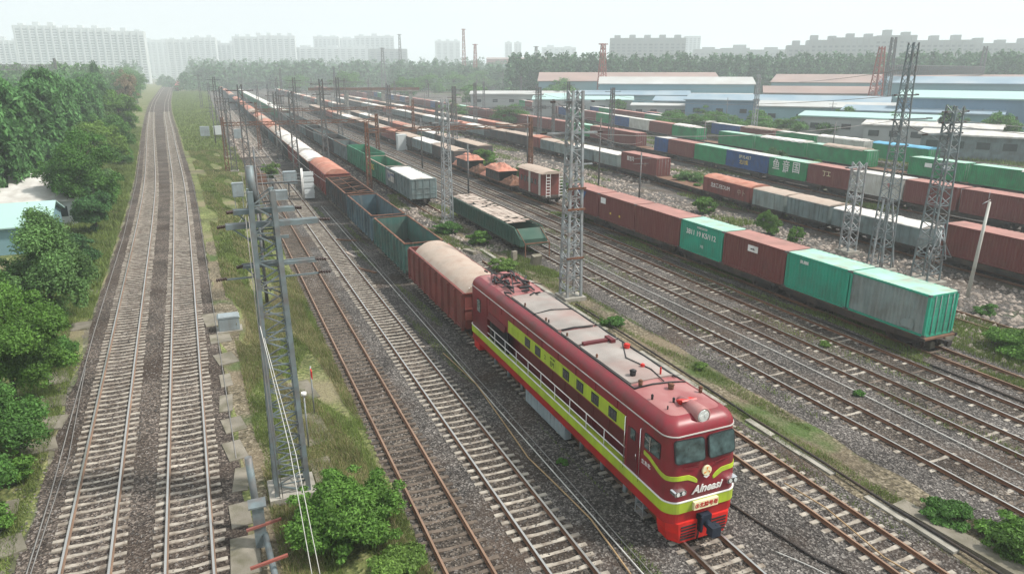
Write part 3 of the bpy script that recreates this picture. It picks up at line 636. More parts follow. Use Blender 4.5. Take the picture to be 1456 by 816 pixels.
# rear cab lime trim and window
for s in(-1,1):
    rpanel((s*1.505,18.9,3.35),(0,-1,0) if s<0 else(0,1,0),up,.55,.8,.08,.012,'rear_side_window',[M['black'],M['glassg']],loco,inner=.08)

# ------------------------------------------------------------------ freight wagons
def coupler_mb(m,y,s): m.box(-.14,.14,min(y,y+s*.55),max(y,y+s*.55),.78,1.0); m.box(-.2,.16,min(y+s*.4,y+s*.62),max(y+s*.4,y+s*.62),.72,1.06)
def underframe(par,L_,W=1.5):
    m=MB(); m.box(-.3,.3,0.05,L_-.05,.85,1.12)
    for s in(-1,1): m.box(s*W-.06,s*W+.06,0,L_,.98,1.2)
    for k in range(6): y=.1+k*(L_-.3)/5; m.box(-W,W,y,y+.12,.95,1.12)
    m.box(-.9,.2,L_*.4,L_*.5,.6,.95); m.cyl((.5,L_*.42,.75),(.5,L_*.55,.75),.2,10)
    coupler_mb(m,0,-1); coupler_mb(m,L_,1); m.build('underframe',M['under'],par)
    for y in(2.1,L_-2.1): put_bogie(par,y)
def tarp_roof(par,L0,L1,W,z,rise,mt,seed,name='tarpaulin',drape=.12):
    r=random.Random(seed); n=max(6,int((L1-L0)/.45)); k=13; rings=[]; ph=[r.uniform(0,6) for _ in range(6)]
    ridges=[L0+ (L1-L0)*i/4 for i in range(5)]
    for i in range(n+1):
        y=L0+(L1-L0)*i/n; sag=.06*min(abs(y-q) for q in ridges)*1.0
        rg=[]
        for j in range(k):
            t=-1+2*j/(k-1); edge=abs(t)>.97
            zz=z+rise*math.cos(t*PI/2)**.8 - sag*(1-t*t) + .025*math.sin(y*2.3+ph[0]+t*3)+.02*math.sin(y*5+t*7+ph[1])
            if edge: zz=z-drape*(.6+.5*math.sin(y*1.7+ph[2])**2)
            rg.append((t*W*(1.015 if edge else 1)+.0,y,zz))
        rings.append(rg)
    m=MB(); m.loft(rings,0,True,False); 
    # closed gables
    for rg in(rings[0],rings[-1]):
        o=len(m.v); m.add(rg,[tuple(range(len(rg)))])
    # thickness / hem
    return m.build(name,M[mt],par)
def gondola(L_,top,paint,rim='rust',inner=None,load=None,tarp=None,label='',group='',name='gondola_wagon',cat='freight wagon',braces=False,ribs=9,seed=0,panels=True):
    t=thing(name,label,cat,(0,0,0),0,group); W=1.55; z0=1.08; inner=inner or paint
    for s in(-1,1):
        m=MB(); m.box(s*W-.03 if s>0 else s*W-.03,s*W+.03,.05,L_-.05,z0,top)
        for k in range(ribs+1):
            y=.12+k*(L_-.24)/ribs; m.prism([(s*(W+.03),y-.10),(s*(W+.18),y-.05),(s*(W+.18),y+.05),(s*(W+.03),y+.10)] if s>0 else [(s*(W+.03),y+.10),(s*(W+.18),y+.05),(s*(W+.18),y-.05),(s*(W+.03),y-.10)],'z',z0-.1,top-.04)
        if panels:
            for k in range(ribs):
                y=.12+(k+.5)*(L_-.24)/ribs
                if k%3==1:
                    m.box(s*(W+.045)-.015,s*(W+.045)+.015,y-.42,y+.42,z0+.15,z0+1.25); m.bar((s*(W+.075),y-.4,z0+.7),(s*(W+.075),y+.4,z0+.7),.05)
        m.box(s*(W+.06)-.05,s*(W+.06)+.05,0,L_,z0-.04,z0+.08)
        sw=m.build('side_wall',M[paint],t)
    for y in(.03,L_-.03):
        m=MB(); m.box(-W+.031,W-.031,y-.03,y+.03,z0,top)
        for x in(-.9,0,.9): m.box(x-.05,x+.05,y-.1 if y<1 else y+.03,y-.03 if y<1 else y+.1,z0,top-.03)
        for zz in(z0+.6,z0+1.3): m.box(-W+.04,W-.04,y-.08 if y<1 else y+.03,y-.03 if y<1 else y+.08,zz-.04,zz+.04)
        m.build('end_wall',M[paint],t)
    m=MB(); 
    for s in(-1,1): m.box(s*W-.075,s*W+.075,-.02,L_+.02,top,top+.07)
    for y in(.0,L_): m.box(-W+.076,W-.076,y-.075,y+.075,top,top+.07)
    m.build('top_rail',M[rim],t)
    m=MB(); m.box(-W+.035,W-.035,.07,L_-.07,z0,z0+.06 if not load else top-.8)
    m.build('floor' if not load else 'load',M[load or 'gddark'],t)
    if braces:
        m=MB()
        for k in range(4):
            y=L_*(k+.5)/4; m.bar((-W,y-1.2,top-.05),(W,y+1.2,top-.1),.06); m.bar((W,y-1.2,top-.08),(-W,y+1.2,top-.05),.06)
        m.bar((0,.2,top-.02),(0,L_-.2,top-.05),.06); m.build('cross_braces',M['rust'],t)
    if tarp:
        a,b_,rise,tm=tarp; tarp_roof(t,a,b_,W*.98,top+.08,rise,tm,seed)
        m=MB()
        for k in range(4): x=-W*.75+k*W*.5; m.bar((x,a+.06,top+.04),(x,a+.06,top+.08+rise*max(0,math.cos(x/W*PI/2))**.8-.03),.07)
        m.build('tarpaulin_hoops',M['white' if tm=='tarptan' else rim],t)
    underframe(t,L_); return t
def pose(t,x,y,rz=0): t.location=(x,y,0); t.rotation_euler=(0,0,rz); return t
GE='wagons of the train behind the locomotive'
EX=14.8
g1=pose(gondola(12.7,3.35,'maroon2','maroon2',inner='lrec',tarp=(0.03,11.3,.66,'tarptan'),load='coal',label='red ribbed wagon under an arched tan tarpaulin coupled right behind the locomotive',group=GE,seed=1),EX,38.7)
g2=pose(gondola(10.9,3.35,'gdteal','rust',label='empty teal green open gondola with a rusty rim behind the red tarpaulin wagon',group=GE,ribs=10),EX,52.75)
g3=pose(gondola(12.2,3.35,'gdblue','rust',label='empty blue grey open gondola with rusty rim ahead of the braced wagon',group=GE),EX,64.8)
g4=pose(gondola(13.2,3.35,'gddark','rust',braces=True,label='dark open wagon with rusty diagonal braces across its top',group=GE),EX,78.3)
g5=pose(gondola(14.2,3.55,'maroon2','maroon2',tarp=(0,14.2,.65,'tarporange'),label='rust red wagon fully covered by an arched faded red tarpaulin',group=GE,seed=5),EX,92.7)
g6=pose(gondola(13.,3.3,'gddark','rust',tarp=(2,12.6,.5,'tarpwhite'),load='coal',label='dark wagon with a dirty white cover just beyond the arched red tarpaulin wagon',group=GE,seed=6),EX,108.2)
g7=pose(gondola(13.,3.3,'maroon2','rust',tarp=(.3,12.6,.6,'tarpwhite'),label='brownish wagon with a rounded white cover, seventh behind the locomotive',group=GE,seed=7),EX,122.4)
proto={'w':gondola(13.,3.3,'gddark','rust',tarp=(.2,12.8,.65,'tarpwhite'),label='dark wagon under a bright white cover, eighth behind the locomotive',group=GE,seed=8),
 'o':gondola(13.,3.3,'gddark','rust',tarp=(.2,12.8,.6,'tarporange'),group=GE,label='x',seed=9),
 't':gondola(13.,3.3,'gdblue','rust',tarp=(.2,12.8,.6,'tarptan'),group=GE,label='x',seed=10),
 'p':gondola(13.,3.3,'gddark','maroon2',load='coal',group=GE,label='x'),
 'd':gondola(13.,3.3,'gdblue','gddark',load='coal',group=GE,label='x')}
desc={'w':'dark wagon under a white cover','o':'dark wagon under a faded orange cover','t':'blue grey wagon under a tan cover','p':'dark wagon with a dark load and red rim','d':'blue grey open wagon with a dark load'}
seq='wwtootoptoodoodpoodddtooododooppddodpodoodoodpodoodpodood'
used=set()
y=136.6
for i,k in enumerate(seq):
    x=EX-max(0,(y-560))**2*.00022; rz=.00044*max(0,y-560)
    lab='%s, %s behind the locomotive'%(desc[k],ordn(8+i))
    if k not in used: used.add(k); t=pose(proto[k],x,y,rz); t['label']=lab
    else: t=dup(proto[k],(x,y,0),rz,lab)
    y+=14.0
# second train on the green wagons' track
GT='green and grey wagons standing on the second track'
TX=23.95
u1=pose(gondola(13.2,3.45,'gdgrey','gdgrey',tarp=(0,11.5,.12,'tarpwhite'),label='slate grey wagon with flat white cover and pale JW panel',group=GT,seed=11),TX,84.6)
m=MB(); m.box(-1.705,-1.69,8.3,12.3,1.9,3.2); sp=m.build('sign_panel',M['whitebox'],u1)
sgn_text('JW',1.25,-1.715,11.2,2.55,-1,'bluebox',sp,bold=.01); sgn_text('中国铁路货运',.36,-1.715,9.0,2.85,-1,'bluebox',sp)
u2=pose(gondola(13.,3.45,'gdgreen','tarptan',label='green open wagon with yellow lettering beside the slate grey JW wagon',group=GT),TX,98.4)
sgn_text('北京NG',1.15,-1.72,8.6,2.5,-1,'yellow',u2,bold=.01)
u3=pose(gondola(14.5,3.8,'gdgreen','gdgreen',label='taller green open wagon, third from the near end of the green row',group=GT),TX,112.2)
pu={'g':gondola(13.,3.5,'gdgreen','gdgreen',tarp=(.3,12.7,.2,'tarpwhite'),label='x',group=GT,seed=12),'k':gondola(13.,3.4,'gddark','gdgrey',load='coal',label='x',group=GT),'s':gondola(13.,3.4,'gdgrey','rust',label='x',group=GT)}
du={'g':'green wagon with a flat white cover','k':'sooty dark wagon with a coal load','s':'slate grey open wagon'}
used=set(); y=128.
for i,k in enumerate('skskskkskgggggggggggggggggggg'):
    lab='%s, %s from the near end of the green row'%(du[k],ordn(4+i))
    if k not in used: used.add(k); t=pose(pu[k],TX,y); t['label']=lab
    else: t=dup(pu[k],(TX,y,0),0,lab)
    y+=13.8 if k!='g' else 14.

# ------------------------------------------------------------------ containers
CC={}
def container(L_,paint,roof,label,group,H_=2.62,endpaint=None,W=1.22,z0=0.):
    key=(round(L_,1),paint,roof,H_,endpaint)
    if key in CC:
        t=dup(CC[key],(0,0,0),0,label,group); return t
    t=thing('shipping_container',label,'shipping container',(0,0,0),0,group); ep=endpaint or paint
    for s in(-1,1):
        m=MB(); P=[]; n=int(L_/.28); d=(L_-.3)/n
        for k in range(n):
            y=.15+k*d; P+=[(0,y),(0,y+d*.3),(.045,y+d*.45),(.045,y+d*.85)]
        P.append((0,L_-.15)); vs=[]; 
        for (dx,y) in P: vs+=[(s*(W-.03-dx),y,.14),(s*(W-.03-dx),y,H_-.1)]
        q=len(P); fs=[(2*i,2*i+2,2*i+3,2*i+1) if s>0 else (2*i,2*i+1,2*i+3,2*i+2) for i in range(q-1)]
        m.add(vs,fs); m.build('side_wall',M[paint],t)
    m=MB()
    for sx in(-1,1):
        for y in(0,L_-.16): m.box(sx*W-(.16 if sx>0 else 0),sx*W+(0 if sx>0 else .16),y,y+.16,0,H_)
        for zz in(0,H_-.12): m.box(sx*W-(.08 if sx>0 else 0),sx*W+(0 if sx>0 else .08),.16,L_-.16,zz+.002,zz+.13)
    for y in(.003,L_-.1):
        for zz in(.005,H_-.125): m.box(-W+.16,W-.16,y,y+.09,zz,zz+.12)
    m.build('frame',M[ep],t)
    m=MB(); n=int(L_/.5); vs=[]
    rg=[]
    for k in range(n*2+1):
        y=.02+(L_-.04)*k/(n*2); z=H_+.004+(.02 if k%2 else 0); rg.append([(-W+.02,y,z),(-W*.3,y,z+rnd.uniform(-.006,.006)),(W*.3,y,z+rnd.uniform(-.006,.006)),(W-.02,y,z)])
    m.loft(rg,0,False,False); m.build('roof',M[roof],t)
    for sx in(-1,1):
        m=MB(); x0,x1=(-W+.17,-.012) if sx<0 else(.012,W-.17); m.box(x0,x1,.03,.08,.13,H_-.13)
        for k in range(4): zz=.3+k*(H_-.5)/4; m.box(x0+.06,x1-.06,.015,.03,zz,zz+.38)
        d=m.build('door',M[ep],t)
        m=MB()
        for q in(.3,.75): x=x0+(x1-x0)*q; m.cyl((x,-.01,.1),(x,-.01,H_-.08),.022,6)
        m.build('lock_rod',M['steel'],d)
    m=MB(); m.box(-W+.16,W-.16,L_-.09,L_-.05,.13,H_-.13); m.build('front_wall',M[paint],t)
    m=MB()
    for sx in(-1,1):
        for y in(-.01,L_-.17):
            for zz in(-.01,H_-.12): m.box(sx*W-(.18 if sx>0 else -.0)+(.01*sx),sx*W+(0 if sx>0 else .18)+(.01*sx),y,y+.18,zz,zz+.13)
    m.build('corner_castings',M['steel_dk'],t)
    CC[key]=t; bpy.context.view_layer.update(); KIDS[t.name]=[(c,list(c.children)) for c in t.children]; return t
def flatcar(L_,label,group,name='flat_wagon'):
    key=('flat',round(L_,1))
    if key in CC: return dup(CC[key],(0,0,0),0,label,group)
    t=thing(name,label,'flat wagon',(0,0,0),0,group)
    m=MB(); m.box(-1.35,1.35,.05,L_-.05,1.0,1.12); m.build('deck',M['wood'],t)
    for s in(-1,1):
        m=MB(); m.prism([(0,.95),(0,1.15),(L_,1.15),(L_,.95),(L_*.7,.72),(L_*.3,.72)],'x',s*1.38-.04,s*1.38+.04)
        for k in range(8): y=.4+k*(L_-.9)/7; m.box(s*1.44-.03,s*1.44+.03,y,y+.1,.9,1.14)
        m.build('side_sill',M['under'],t)
    m=MB(); m.box(-.25,.25,0,L_,.75,.998); coupler_mb(m,0,-1); coupler_mb(m,L_,1); m.build('underframe',M['under'],t)
    for y in(1.7,L_-1.7): put_bogie(t,y)
    CC[key]=t; bpy.context.view_layer.update(); KIDS[t.name]=[(c,list(c.children)) for c in t.children]; return t
GK='containers of the near container train'; KX=39.15
kk=[(26.5,5.75,'greybox','greenroof','grey green corrugated container with peeling paint and a green end nearest the camera','green'),
 (32.35,5.6,'greenbox','greenroof','sea green container between the grey end container and a maroon one',None),
 (38.05,6.9,'maroonbox','pinkroof','maroon container with a small white placard between two sea green ones',None),
 (45.1,5.7,'greenbox','greenroof','sea green container with large white lettering',None),
 (50.95,7.3,'maroonbox','pinkroof','maroon container just beyond the lettered sea green one',None),
 (58.4,7.0,'maroonbox','pinkroof','maroon container with a white patch and yellow marks in the near row',None),
 (65.6,7.0,'maroonbox','pinkroof','maroon container with a faded blue patch at the far end of the near row',None)]
ks=[]
for y,L_,p,rf,lab,e in kk:
    t=container(L_,p,rf,lab,GK,endpaint='greenbox' if e else None); t.location=(KX,y,1.15); ks.append(t)
sgn_text('3811 19 K5/112',.62,-1.235,2.85,1.75,-1,'white',ks[3],bold=.008); sgn_text('7北',.3,-1.235,2.6,.75,-1,'white',ks[3]); 
sgn_text('中铁联运集装箱',.2,-1.235,2.7,2.3,-1,'white',ks[3])
sgn_text('BUIBE',.3,-1.235,3.9,2.2,-1,'white',ks[1],bold=.01)
m=MB(); m.box(-1.25,-1.23,2.9,4.0,1.75,2.25); pk=m.build('placard',M['white'],ks[2]); sgn_text('▰◣',.3,-1.252,3.45,2.0,-1,'black',pk)
m=MB(); m.box(-1.25,-1.23,5.6,6.6,1.7,2.3); m.build('placard',M['white'],ks[5])
for q in(2.6,4.4): m=MB(); m.box(-1.25,-1.23,q,q+.26,.8,1.0); m.build('yellow_mark',M['yellow'],ks[5])
m=MB(); m.add([(-1.24,4.6,2.3),(-1.24,2.6,2.4),(-1.24,3.3,1.4),(-1.24,3.9,1.3)],[(0,1,2,3)]); m.build('blue_patch',M['bluebox'],ks[6])
m=MB(); m.prism([(.8,.3),(1.5,.25),(1.75,.5),(1.45,.8),(1.3,.75),(.95,1.0),(.75,.6)],'x',-1.238,-1.232); m.build('bare_patch',M['greybox'],ks[0])
for i,(y,L_) in enumerate([(26.3,11.9),(38.6,12.2),(51.3,12.),(63.8,9.2)]):
    t=flatcar(L_,'low flat wagon carrying the near container row, %s from the camera'%ordn(i+1),'flat wagons under the near containers'); t.location=(KX,y,0)

# far container train M
GM='containers of the long far container train'
cols={'m':('maroonbox','pinkroof','maroon'),'g':('green2','greenroof','emerald green'),'b':('bluebox','whiteroof','blue'),'w':('whitebox','whiteroof','grey white')}
ms=[(26.,13.,'m','with white streaks at the right edge of the photo'),(39.4,12.8,'m','with white marks, second from the right edge'),(52.6,6.9,'m','directly right of the grey white container'),
 (59.7,8.1,'w','standing between maroon neighbours'),(68.,7.6,'m','with white scribbles left of the grey white one'),(75.8,8.1,'g','with three large white characters'),
 (84.1,10.9,'b','with orange and pale lettering'),(95.2,9.6,'g','between the lettered blue one and a maroon one'),(105,9.2,'m','left of the plain emerald one'),(114.6,5.,'b','standing alone at the end of a gap'),
 (127.5,11,'m','just left of the gap beside the small blue one'),(138.8,11,'m','right of the emerald one by the lattice mast'),(150.2,12,'g','with pale scribbles, just right of the tall lattice mast')]
seqM='mmmmmmmgmmbmmmmbmbbmgbmmbgmmbmm'
mo=[]
def onM(t,y,L_,fx,z):
    a=math.atan((fx(y+L_)-fx(y))/L_); t.location=(fx(y),y,z); t.rotation_euler=(0,0,-a)
for y,L_,c,lab in ms:
    p,rf,cn=cols[c]; t=container(L_,p,rf,'%s container %s'%(cn,lab),GM); onM(t,y,L_,fM,1.2); mo.append(t)
y=162.8
for i,c in enumerate(seqM):
    p,rf,cn=cols[c]; t=container(12.,p,rf,'%s container, %s beyond the scribbled emerald one'%(cn,ordn(i+1)),GM); onM(t,y,12.,fM,1.2); y+=12.6
def side_text(body,size,t,y,z,m_,bold=.01): return sgn_text(body,size,-1.235,y,z,-1,m_,t,bold=bold)
side_text('鱼 音 国',1.7,mo[5],4.3,1.6,'white'); side_text('中铁集运',.22,mo[5],4.6,.85,'white')
side_text('EP-YL-KLT',.7,mo[6],5.8,1.85,'emblem',.0); side_text('北川集',.8,mo[6],6.0,1.0,'yellow',.0)
side_text('ㄅ山刃',.9,mo[12],5.6,1.5,'emblem'); side_text('丁工',.8,mo[4],4,1.6,'emblem',0); side_text('干',.6,mo[3],2.0,1.5,'redtxt')
y=20.
for i in range(44):
    t=flatcar(12.6,'flat wagon under the far container row, %s from the right'%ordn(i+1),'flat wagons under the far containers'); onM(t,y,12.6,fM,0); y+=13.1
# ------------------------------------------------------------------ middle row (grey wagons)
GL='wagons of the middle row'
t=container(12.,'maroonbox','pinkroof','long maroon container on a low wagon behind the leaning pale pole at the right edge',GL); onM(t,28.4,12.,fL,1.15)
t=container(12.,'maroonbox','pinkroof','maroon container mostly outside the right edge of the photo in the middle row',GL); onM(t,15.6,12.,fL,1.15)
def boxwagon(L_,top,paint,roofm,label,rough=0.,seed=0,arch=.18):
    t=thing('covered_wagon',label,'freight wagon',(0,0,0),0,GL); W=1.45; z0=1.1; r=random.Random(seed)
    for s in(-1,1):
        m=MB(); m.box(s*W-.03,s*W+.03,.05,L_-.05,z0,top)
        for k in range(11): y=.1+k*(L_-.25)/10; m.box(s*(W+.05)-.03,s*(W+.05)+.03,y,y+.07,z0,top)
        m.build('side_wall',M[paint],t)
        m=MB(); m.box(s*(W+.07)-.02,s*(W+.07)+.02,L_/2-1.1,L_/2+1.1,z0+.1,top-.15)
        for q in(-.5,.5): m.box(s*(W+.1)-.02,s*(W+.1)+.02,L_/2+q-.04,L_/2+q+.04,z0+.1,top-.15)
        m.build('sliding_door',M[paint],t)
    m=MB(); m.box(-W+.031,W-.031,.03,.1,z0,top); m.box(-W+.031,W-.031,L_-.1,L_-.03,z0,top); m.build('end_wall',M[paint],t)
    tarp_roof(t,0,L_,W*1.03,top,arch,roofm,seed,'roof',drape=.06)
    underframe(t,L_); return t
def lw(y,L_,*a,**k):
    t=boxwagon(L_,*a,**k); onM(t,y,L_,fL,0); return t
lw(42.2,10.5,2.9,'gdgrey','tarpwhite','grey wagon with torn white sheeting on its roof behind the two big lattice masts',seed=21)
lw(53.2,6.2,3.0,'gdgrey','tarptan','weathered slate grey wagon with a tan roof, left of the torn white sheeting wagon',seed=22)
lw(59.8,5.4,3.0,'greybox','tarptan','pale streaked grey wagon with a rusty roof next to the red covered wagon',seed=23)
w_=lw(65.6,10.2,3.0,'maroon2','tarporange','bright red covered wagon with a faded orange roof and white lettering',seed=24,arch=.35)
sgn_text('北B工/EEDUM',.7,-1.56,6.2,2.2,-1,'white',w_); sgn_text('中卜',.8,-1.56,1.7,2.1,-1,'tarptan',w_)
t=container(10.6,'maroonbox','pinkroof','maroon container with white characters left of the bushy gap in the middle row',GL); onM(t,89.,10.6,fL,1.15); 
side_text('国当号',.75,t,7.6,1.75,'white')
side_text('冊',.7,t,3.2,1.4,'pinkroof')
lw(100.4,8.,3.1,'greybox','tarpwhite','grey boxcar with a pale roof beside the maroon lettered container',seed=25)
lw(108.8,8.,3.1,'gdgrey','tarpwhite','grey wagon with a whitish roof, second left of the maroon lettered container',seed=26)
lw(117.2,7.,3.0,'greybox','tarptan','pale green grey wagon partly behind the tall lattice mast',seed=27)
lw(125,6.6,3.0,'gdgrey','tarptan','small grey wagon just left of the tall lattice mast',seed=28)
lw(132.2,4.,3.2,'maroon2','tarporange','short rust red wagon between dark and pale wagons',seed=29,arch=.3)
t=lw(137,13.,3.1,'gddark','tarptan','long dark wagon with a tan top in the middle row',seed=30)
KIDS2=[('gddark','tarptan'),('gdgrey','tarpwhite'),('maroon2','tarporange')]
pr3=[lw(151+i*13.6,13.,3.,p,rf,'%s wagon in the middle row, %s beyond the long dark one'%(('dark','grey','rust red')[i],ordn(i+1)),seed=31+i) for i,(p,rf) in enumerate(KIDS2)]
y=191.8
for i in range(14):
    k=rnd.choice([0,0,1,1,2]); d=dup(pr3[k],(fL(y),y,0),0,'%s wagon in the middle row, %s beyond the long dark one'%(('dark','grey','rust red')[k],ordn(i+4))); y+=13.6
for i in range(4):
    t=flatcar(12.6,'rusty flat wagon of the middle row, %s from the right edge'%ordn(i+1),'flat wagons of the middle row'); onM(t,(15.4,28.2,76.2,88.9)[i],12.6,fL,0)

# scrap wagons at the far end of the near container track
def heap(par,name,x0,x1,y0,y1,z0,h,mt,seed,n=14):
    r=random.Random(seed); m=MB(); rings=[]
    ph=[r.uniform(0,6) for _ in range(8)]
    for i in range(n+1):
        v=i/n; y=y0+(y1-y0)*v; rg=[]
        for j in range(9):
            u=j/8; e=math.sin(PI*u)**.6*math.sin(PI*min(1,max(0,v)))**.5; rg.append((x0+(x1-x0)*u,y,z0+h*e*(.75+.25*math.sin(u*9+ph[0]+v*4)*math.sin(v*11+ph[1])+.12*math.sin(u*21+v*17+ph[2]))))
        rings.append(rg)
    m.loft(rings,0,False,False); return m.build(name,M[mt],par)
for i,(y,lab) in enumerate([(89.6,'flat wagon carrying a dark bin heaped with orange scrap, nearer of the two'),(103.2,'flat wagon carrying a dark bin heaped with orange scrap, farther of the two')]):
    t=thing('scrap_wagon',lab,'freight wagon',(KX,y,0),0,'scrap wagons beyond the near container row')
    m=MB(); m.box(-1.4,1.4,0,12.5,1.0,1.15); m.build('deck',M['rust'],t)
    m=MB(); m.box(-1.3,1.3,4.2,9.6,1.15,2.6); 
    for k in range(7): m.box(-1.36,1.36,4.2+k*.88,4.28+k*.88,1.15,2.62)
    b_=m.build('bin',M['gddark'],t); heap(b_,'scrap_heap',-1.6,1.6,3.9,9.9,2.55,1.0,'tarporange',40+i)
    heap(t,'scrap_heap',-1.3,1.3,.2,4.0,1.15,1.2,'rust',44+i); heap(t,'rubble_heap',-1.3,1.3,9.7,12.4,1.15,1.1,'tarporange',47+i)
    m=MB(); coupler_mb(m,0,-1); m.box(-.3,.3,0,12.5,.7,.998); m.build('underframe',M['under'],t)
    for q in(2,10.4): put_bogie(t,q)
t=thing('brake_van','rusty brake van with white end ladders beyond the near container row','freight wagon',(39.6,79.5,0),0)
m=MB(); m.box(-1.35,1.35,1.2,8.2,1.1,3.9); m.build('cabin',M['maroon2'],t); tarp_roof(t,.6,8.6,1.5,3.9,.35,'tarptan',50,'roof',.05)
m=MB(); m.box(-1.5,1.5,0,9,.9,1.1); m.build('deck',M['under'],t)
for s in(-1,1):
    m=MB(); 
    for k in range(7): m.box(s*.9-.25,s*.9+.25,-.02,.05,1.2+k*.38,1.27+k*.38)
    m.box(s*.9-.3,s*.9-.25,-.02,.05,1,3.9); m.box(s*.9+.25,s*.9+.3,-.02,.05,1,3.9); m.build('ladder',M['white'],t)
    for k in range(6): m=MB(); m.box(s*1.37-.02,s*1.37+.02,1.5+k*1.1,2.1+k*1.1,2.3,3.0); m.build('window',M['window'],t)
    m=MB(); m.box(s*1.4-.03,s*1.4+.03,1.3,1.8,1.1,3.8); m.box(s*1.4-.03,s*1.4+.03,4.4,4.9,1.1,3.8); m.build('white_panel',M['whitebox'],t)
for q in(1.8,7.2): put_bogie(t,q)

# long green lattice wagon with planks
t=thing('lattice_wagon','long dark green lattice sided wagon topped with bleached planks near the slim lattice mast','freight wagon',(26.45,58.4,0))
Lw=19.
for s in(-1,1):
    m=MB(); x=s*1.4
    for z in(.95,2.4): m.box(x-.05,x+.05,0,Lw,z,z+.12)
    for k in range(24):
        y=k*Lw/24; m.bar((x,y,1.0),(x,y,2.45),.07); m.bar((x,y,1.0),(x,y+Lw/24,2.45),.045)
    m.build('lattice_side',M['gdlat'],t)
    m=MB(); m.box(s*1.36-.01,s*1.36+.01,0.1,Lw-.1,1.05,2.35); m.build('mesh_panel',M['gdlat'],t)
m=MB()
for k in range(30):
    y=2.+k*(Lw-2.2)/30
    for q in range(4):
        if rnd.random()>.12: m.box(-1.3+q*.66+rnd.uniform(-.03,.03),-.7+q*.66,y,y+.5,2.54,2.58+rnd.uniform(0,.05))
m.build('plank_deck',M['plank'],t)
m=MB(); m.prism([(-1.2,1.0),(-1.2,1.6),(0,2.4),(0,1.0)],'x',-1.4,1.4); m.build('sloping_end',M['gdlat'],t)
m=MB(); m.box(-1.4,1.4,0,Lw,.8,.949); m.build('underframe',M['under'],t)
m=MB(); 
for x in(-1.2,1.2): m.bar((x,-2.0,0),(x,-2.0,1.4),.09); 
m.bar((-1.2,-2,1.4),(1.2,-2,1.4),.1); m.bar((-1.2,-2,1.4),(-1.2,0,2.4),.06); m.bar((1.2,-2,1.4),(1.2,0,2.4),.06); m.build('end_frame',M['rust'],t)
for q in(3,16): put_bogie(t,q)

# ------------------------------------------------------------------ green wagons / containers behind the far row
GN='green stock behind the far container row'
nn=[(52,14,'green2','greenroof','bright emerald container with a weathered top at the right edge behind the far row'),(67,9,'green2','greenroof','bright green container with white patches behind the right end of the far row'),
 (84,13.5,'green2','greenroof','green container behind the grey white one'),(98.4,14,'green2','whiteroof','green container with a pale roof behind the lettered green one'),(113.4,12,'green2','greenroof','green container left of the two pale roofed ones')]
for y,L_,p,rf,lab in nn:
    t=container(L_,p,rf,lab,GN); onM(t,y,L_,fN,1.2)
    if y<70: 
        for q in(2,5): m=MB(); m.box(-1.25,-1.23,q,q+1.2,1.4,2.0); m.build('white_patch',M['white'],t)
cN='gmwbgmgbmgwmgbmmgg'; y=134.
for i,c in enumerate(cN):
    p,rf,cn=cols[c]; t=container(12.,p,'whiteroof' if c!='m' else 'pinkroof','%s container behind the far train, %s left of the roadside bushes'%(cn,ordn(i+1)),GN); onM(t,y,12.,fN,1.2); y+=12.7
y=50.
for i in range(20):
    t=flatcar(12.6,'flat wagon in the rear row, %s from the right'%ordn(i+1),'flat wagons of the rear row'); onM(t,y,12.6,fN,0); y+=14
# blue tarped green container and others on the next siding
fO=lambda y: fN(y)+12
track('siding behind the green containers',fO,40,400,60,'dark',RR,.6,show=10)
t=container(12.,'green2','whiteroof','green container covered by a light blue tarpaulin',GN); onM(t,82,12.,fO,1.2); tarp_roof(t,0,12,1.3,2.66,.25,'tarpblue',60)
oo='wgmbgwgmmgbmgwmmgbmgm'; y=96.
for i,c in enumerate(oo):
    if 4<=i<=5: y+=13; continue
    p,rf,cn=cols[c]; t=container(12.,p,'whiteroof' if c!='m' else 'pinkroof','%s container in the last row, %s left of the blue tarpaulin'%(cn,ordn(i+1)),GN); onM(t,y,12.,fO,1.2); y+=12.8
fP=lambda y: fN(y)+26
y=165.
for i,c in enumerate('mmgbmwmmbmmgmmmbmm'):
    p,rf,cn=cols[c]; t=container(12.,p,'whiteroof' if c in'wg' else 'pinkroof','%s container in the hindmost line, %s from the right'%(cn,ordn(i+1)),GN); onM(t,y,12.,fP,.05); y+=13.2
fQ=lambda y: fN(y)+38
fR=lambda y: fN(y)+52
y=190.
for i,c in enumerate('gmmbgwmmgmbmmgmmwmbm'):
    p,rf,cn=cols[c]; t=container(12.,p,'whiteroof' if c in'wgb' else 'pinkroof','%s container in the outer line by the halls, %s from the right'%(cn,ordn(i+1)),GN); onM(t,y,12.,fQ,.05); y+=13.
y=250.
for i,c in enumerate('mgmmbmmgmwmmmbmm'):
    p,rf,cn=cols[c]; t=container(12.,p,'whiteroof' if c in'wgb' else 'pinkroof','%s container in the outermost line, %s from the right'%(cn,ordn(i+1)),GN); onM(t,y,12.,fR,.05); y+=13.
y=117.5
for i in range(13):
    k=(0,1,0,2,0,0)[i%6]; d=dup(pr3[k],(KX+1.2,y,0),0,'%s wagon beyond the scrap wagons, %s of that line from the camera'%(('dark','grey','rust red')[k],ordn(i+1)),'wagons beyond the scrap wagons'); y+=14.2
y=124.
for i in range(9):
    k=(0,0,1,0,2)[i%5]; d=dup(pr3[k],(47.2,y,0),0,'%s wagon on the rubble siding, %s from the camera'%(('dark','grey','rust red')[k],ordn(i+1)),'wagons on the rubble siding'); y+=14.
fS=lambda y:fL(y)+8.5
y=165.
for i in range(18):
    k=(0,2,1,0,0,2)[i%6]; d=dup(pr3[k],(fS(y),y,0),0,'%s wagon on the siding before the far containers, %s from the right'%(('dark','grey','rust red')[k],ordn(i+1)),'wagons on the siding before the far containers'); y+=14
